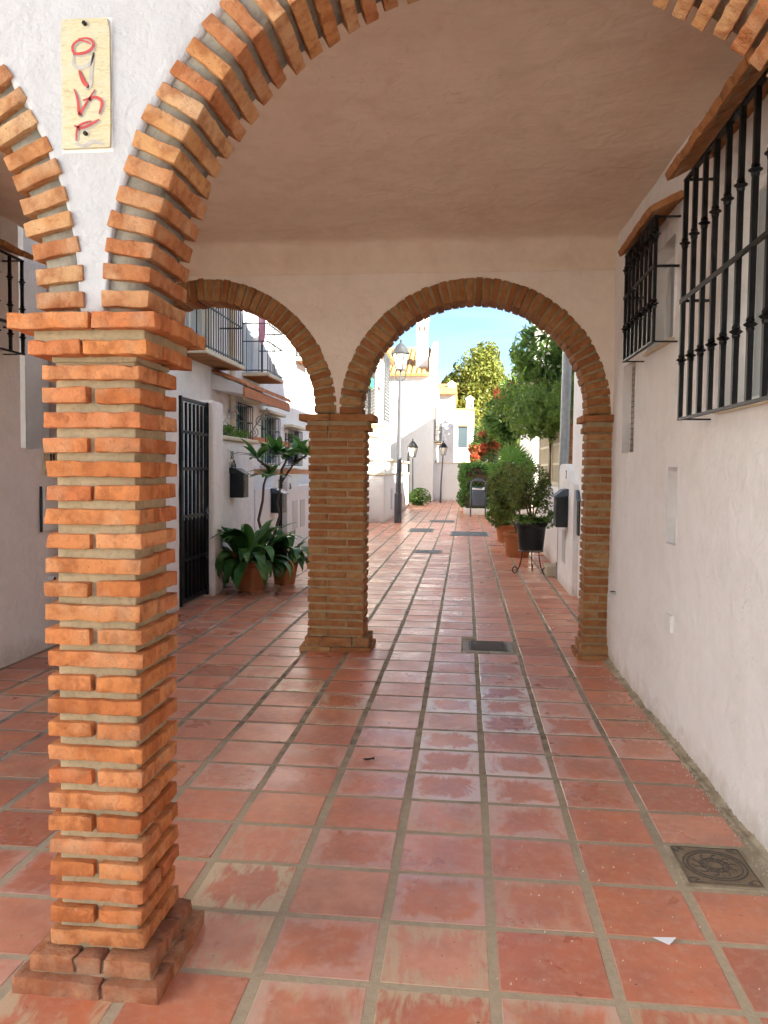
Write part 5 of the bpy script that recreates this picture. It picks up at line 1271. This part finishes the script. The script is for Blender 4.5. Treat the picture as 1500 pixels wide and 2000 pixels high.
# trees
def tree(name, label, base, h0, tips, r_, blobs, n, size, m, bark='bark', clumps=26, aspect=.45, group='trees', spread=.30, extra=None):
    t = thing(name, label, 'tree', base, group); mb = MB(); b = Vector(base); f = Vector((b.x + arg.uniform(-.1, .1), b.y, h0))
    mb.tube([b, b.lerp(f, .35) + Vector((.03, 0, 0)), b.lerp(f, .7) - Vector((.03, 0, 0)), f], [r_ * 1.25, r_, r_ * .85, r_ * .7], 9)
    limbs(mb, f, tips or [(q[0], q[1], q[2]) for q in blobs], r_ * .6, arg); mb.build('trunk', bark, t, True)
    crown('crown', m, t, blobs, n, size, arg, clumps, aspect, spread)
    if extra: tag(crown('flowers', extra[0], t, blobs, extra[1], extra[2], arg, 30, .9, .2, .85), kind='stuff')
    return t
tree('broadleaf_tree', 'loose dark green tree with long narrow leaves rising past the grey pole', (1.95, 19.5, 0), 2.3, None, .10,
     [(1.75, 19.4, 4.45, .62, .6, .75), (2.25, 19.6, 3.9, .62, .6, .65), (1.45, 19.2, 3.65, .45, .5, .55), (2.0, 19.4, 3.1, .75, .7, .45), (1.85, 19.4, 5.1, .34, .4, .30), (2.75, 19.6, 4.5, .5, .5, .7)], 2300, .30, 'leaf_dark', 'bark', 18, .22, spread=.22, extra=('flower_white', 300, .09))
tree('broadleaf_tree', 'small tree with drooping long leaves in front of the bougainvillea', (1.25, 22.5, 0), 2.2, None, .06,
     [(1.05, 22.3, 2.95, .5, .45, .45), (.85, 22.2, 3.35, .30, .3, .22), (1.45, 22.4, 3.3, .4, .4, .4)], 2000, .19, 'leaf_mid', 'bark', 14, .3)
tree('broadleaf_tree', 'round leafy tree in the garden behind the long-leaved one', (2.5, 23.6, 0), 2.4, None, .11,
     [(2.3, 23.5, 4.6, .9, .9, .8), (2.9, 23.6, 3.9, .9, .9, .8), (1.9, 23.4, 3.7, .6, .7, .6), (2.5, 23.4, 5.3, .5, .6, .45)], 3600, .13, 'leaf_mid', 'bark', 26, .5)
t = thing('climbing_vine', 'dense dark green vine covering the garden porch above the white pier', 'vine', (1.66, 14.0, 0))
mb = MB(); mb.tube([(1.62, 14.98, 0), (1.60, 15.05, 1.0), (1.63, 15.0, 1.9), (1.55, 14.9, 2.4)], [.085, .07, .06, .04], 8); limbs(mb, (1.6, 15, 2.3), [(1.2, 14.2, 2.7), (1.8, 13.2, 2.8), (1.6, 16.5, 2.8)], .04, arg); mb.build('trunk', 'vine_stem', t, True)
crown('foliage', 'leaf_dark', t, [(1.75, 13.0, 2.72, .42, .6, .34), (1.45, 13.8, 2.72, .45, .6, .38), (1.25, 14.6, 2.62, .38, .55, .40), (1.95, 13.0, 2.95, .4, .5, .3), (1.12, 15.6, 2.75, .36, .7, .45), (1.5, 14.4, 2.35, .25, .5, .22), (1.75, 12.4, 2.60, .35, .3, .22), (1.0, 16.6, 3.0, .4, .6, .35)], 10500, .075, arg, 34, .55, .24)
for (lab, base, bl, n, sz, mm_) in (
    ('tall yellow-green tree rising in the sunlight beyond the end of the alley', (1.0, 66, 0), [(.9, 66, 9.6, 1.9, 1.8, 1.9), (-.5, 66, 8.2, 1.5, 1.6, 1.5), (1.6, 66, 11.2, .95, 1.1, 1.0), (2.0, 66, 8.0, 1.5, 1.5, 1.8), (.4, 66, 6.5, 1.8, 1.6, 1.5)], 11000, .30, 'leaf_far'),
    ('lower green tree beyond the end of the alley, behind the slim chimneys', (-1.4, 72, 0), [(-1.5, 72, 7.2, 1.6, 1.5, 1.6), (.2, 72, 5.2, 2.0, 1.5, 1.8), (1.6, 72, 4.6, 1.6, 1.5, 1.6)], 6500, .32, 'leaf_far_green'),
    ('yellowish tree beyond the hedge, left of the long-leaved tree', (3.4, 52, 0), [(3.2, 52, 6.6, 1.3, 1.3, 1.3), (2.4, 52, 5.0, 1.3, 1.3, 1.4), (4.0, 52, 5.0, 1.4, 1.3, 1.5), (2.6, 52, 3.4, 1.2, 1.2, 1.2)], 7000, .26, 'leaf_far'),
    ('dark green tree filling the gap above the end wall, behind the bougainvillea', (1.6, 45.5, 0), [(1.4, 45.5, 3.6, .9, .9, .9), (2.2, 45.5, 4.2, 1.0, .9, 1.1), (.9, 45.5, 2.7, .6, .8, .8)], 4200, .22, 'leaf_far_green')):
    tree('broadleaf_tree', lab, base, max(1.8, min(q[2] for q in bl) * .75), None, .22, bl, n, sz, mm_, 'bark_grey', 26, .55, 'trees beyond the alley', .30)
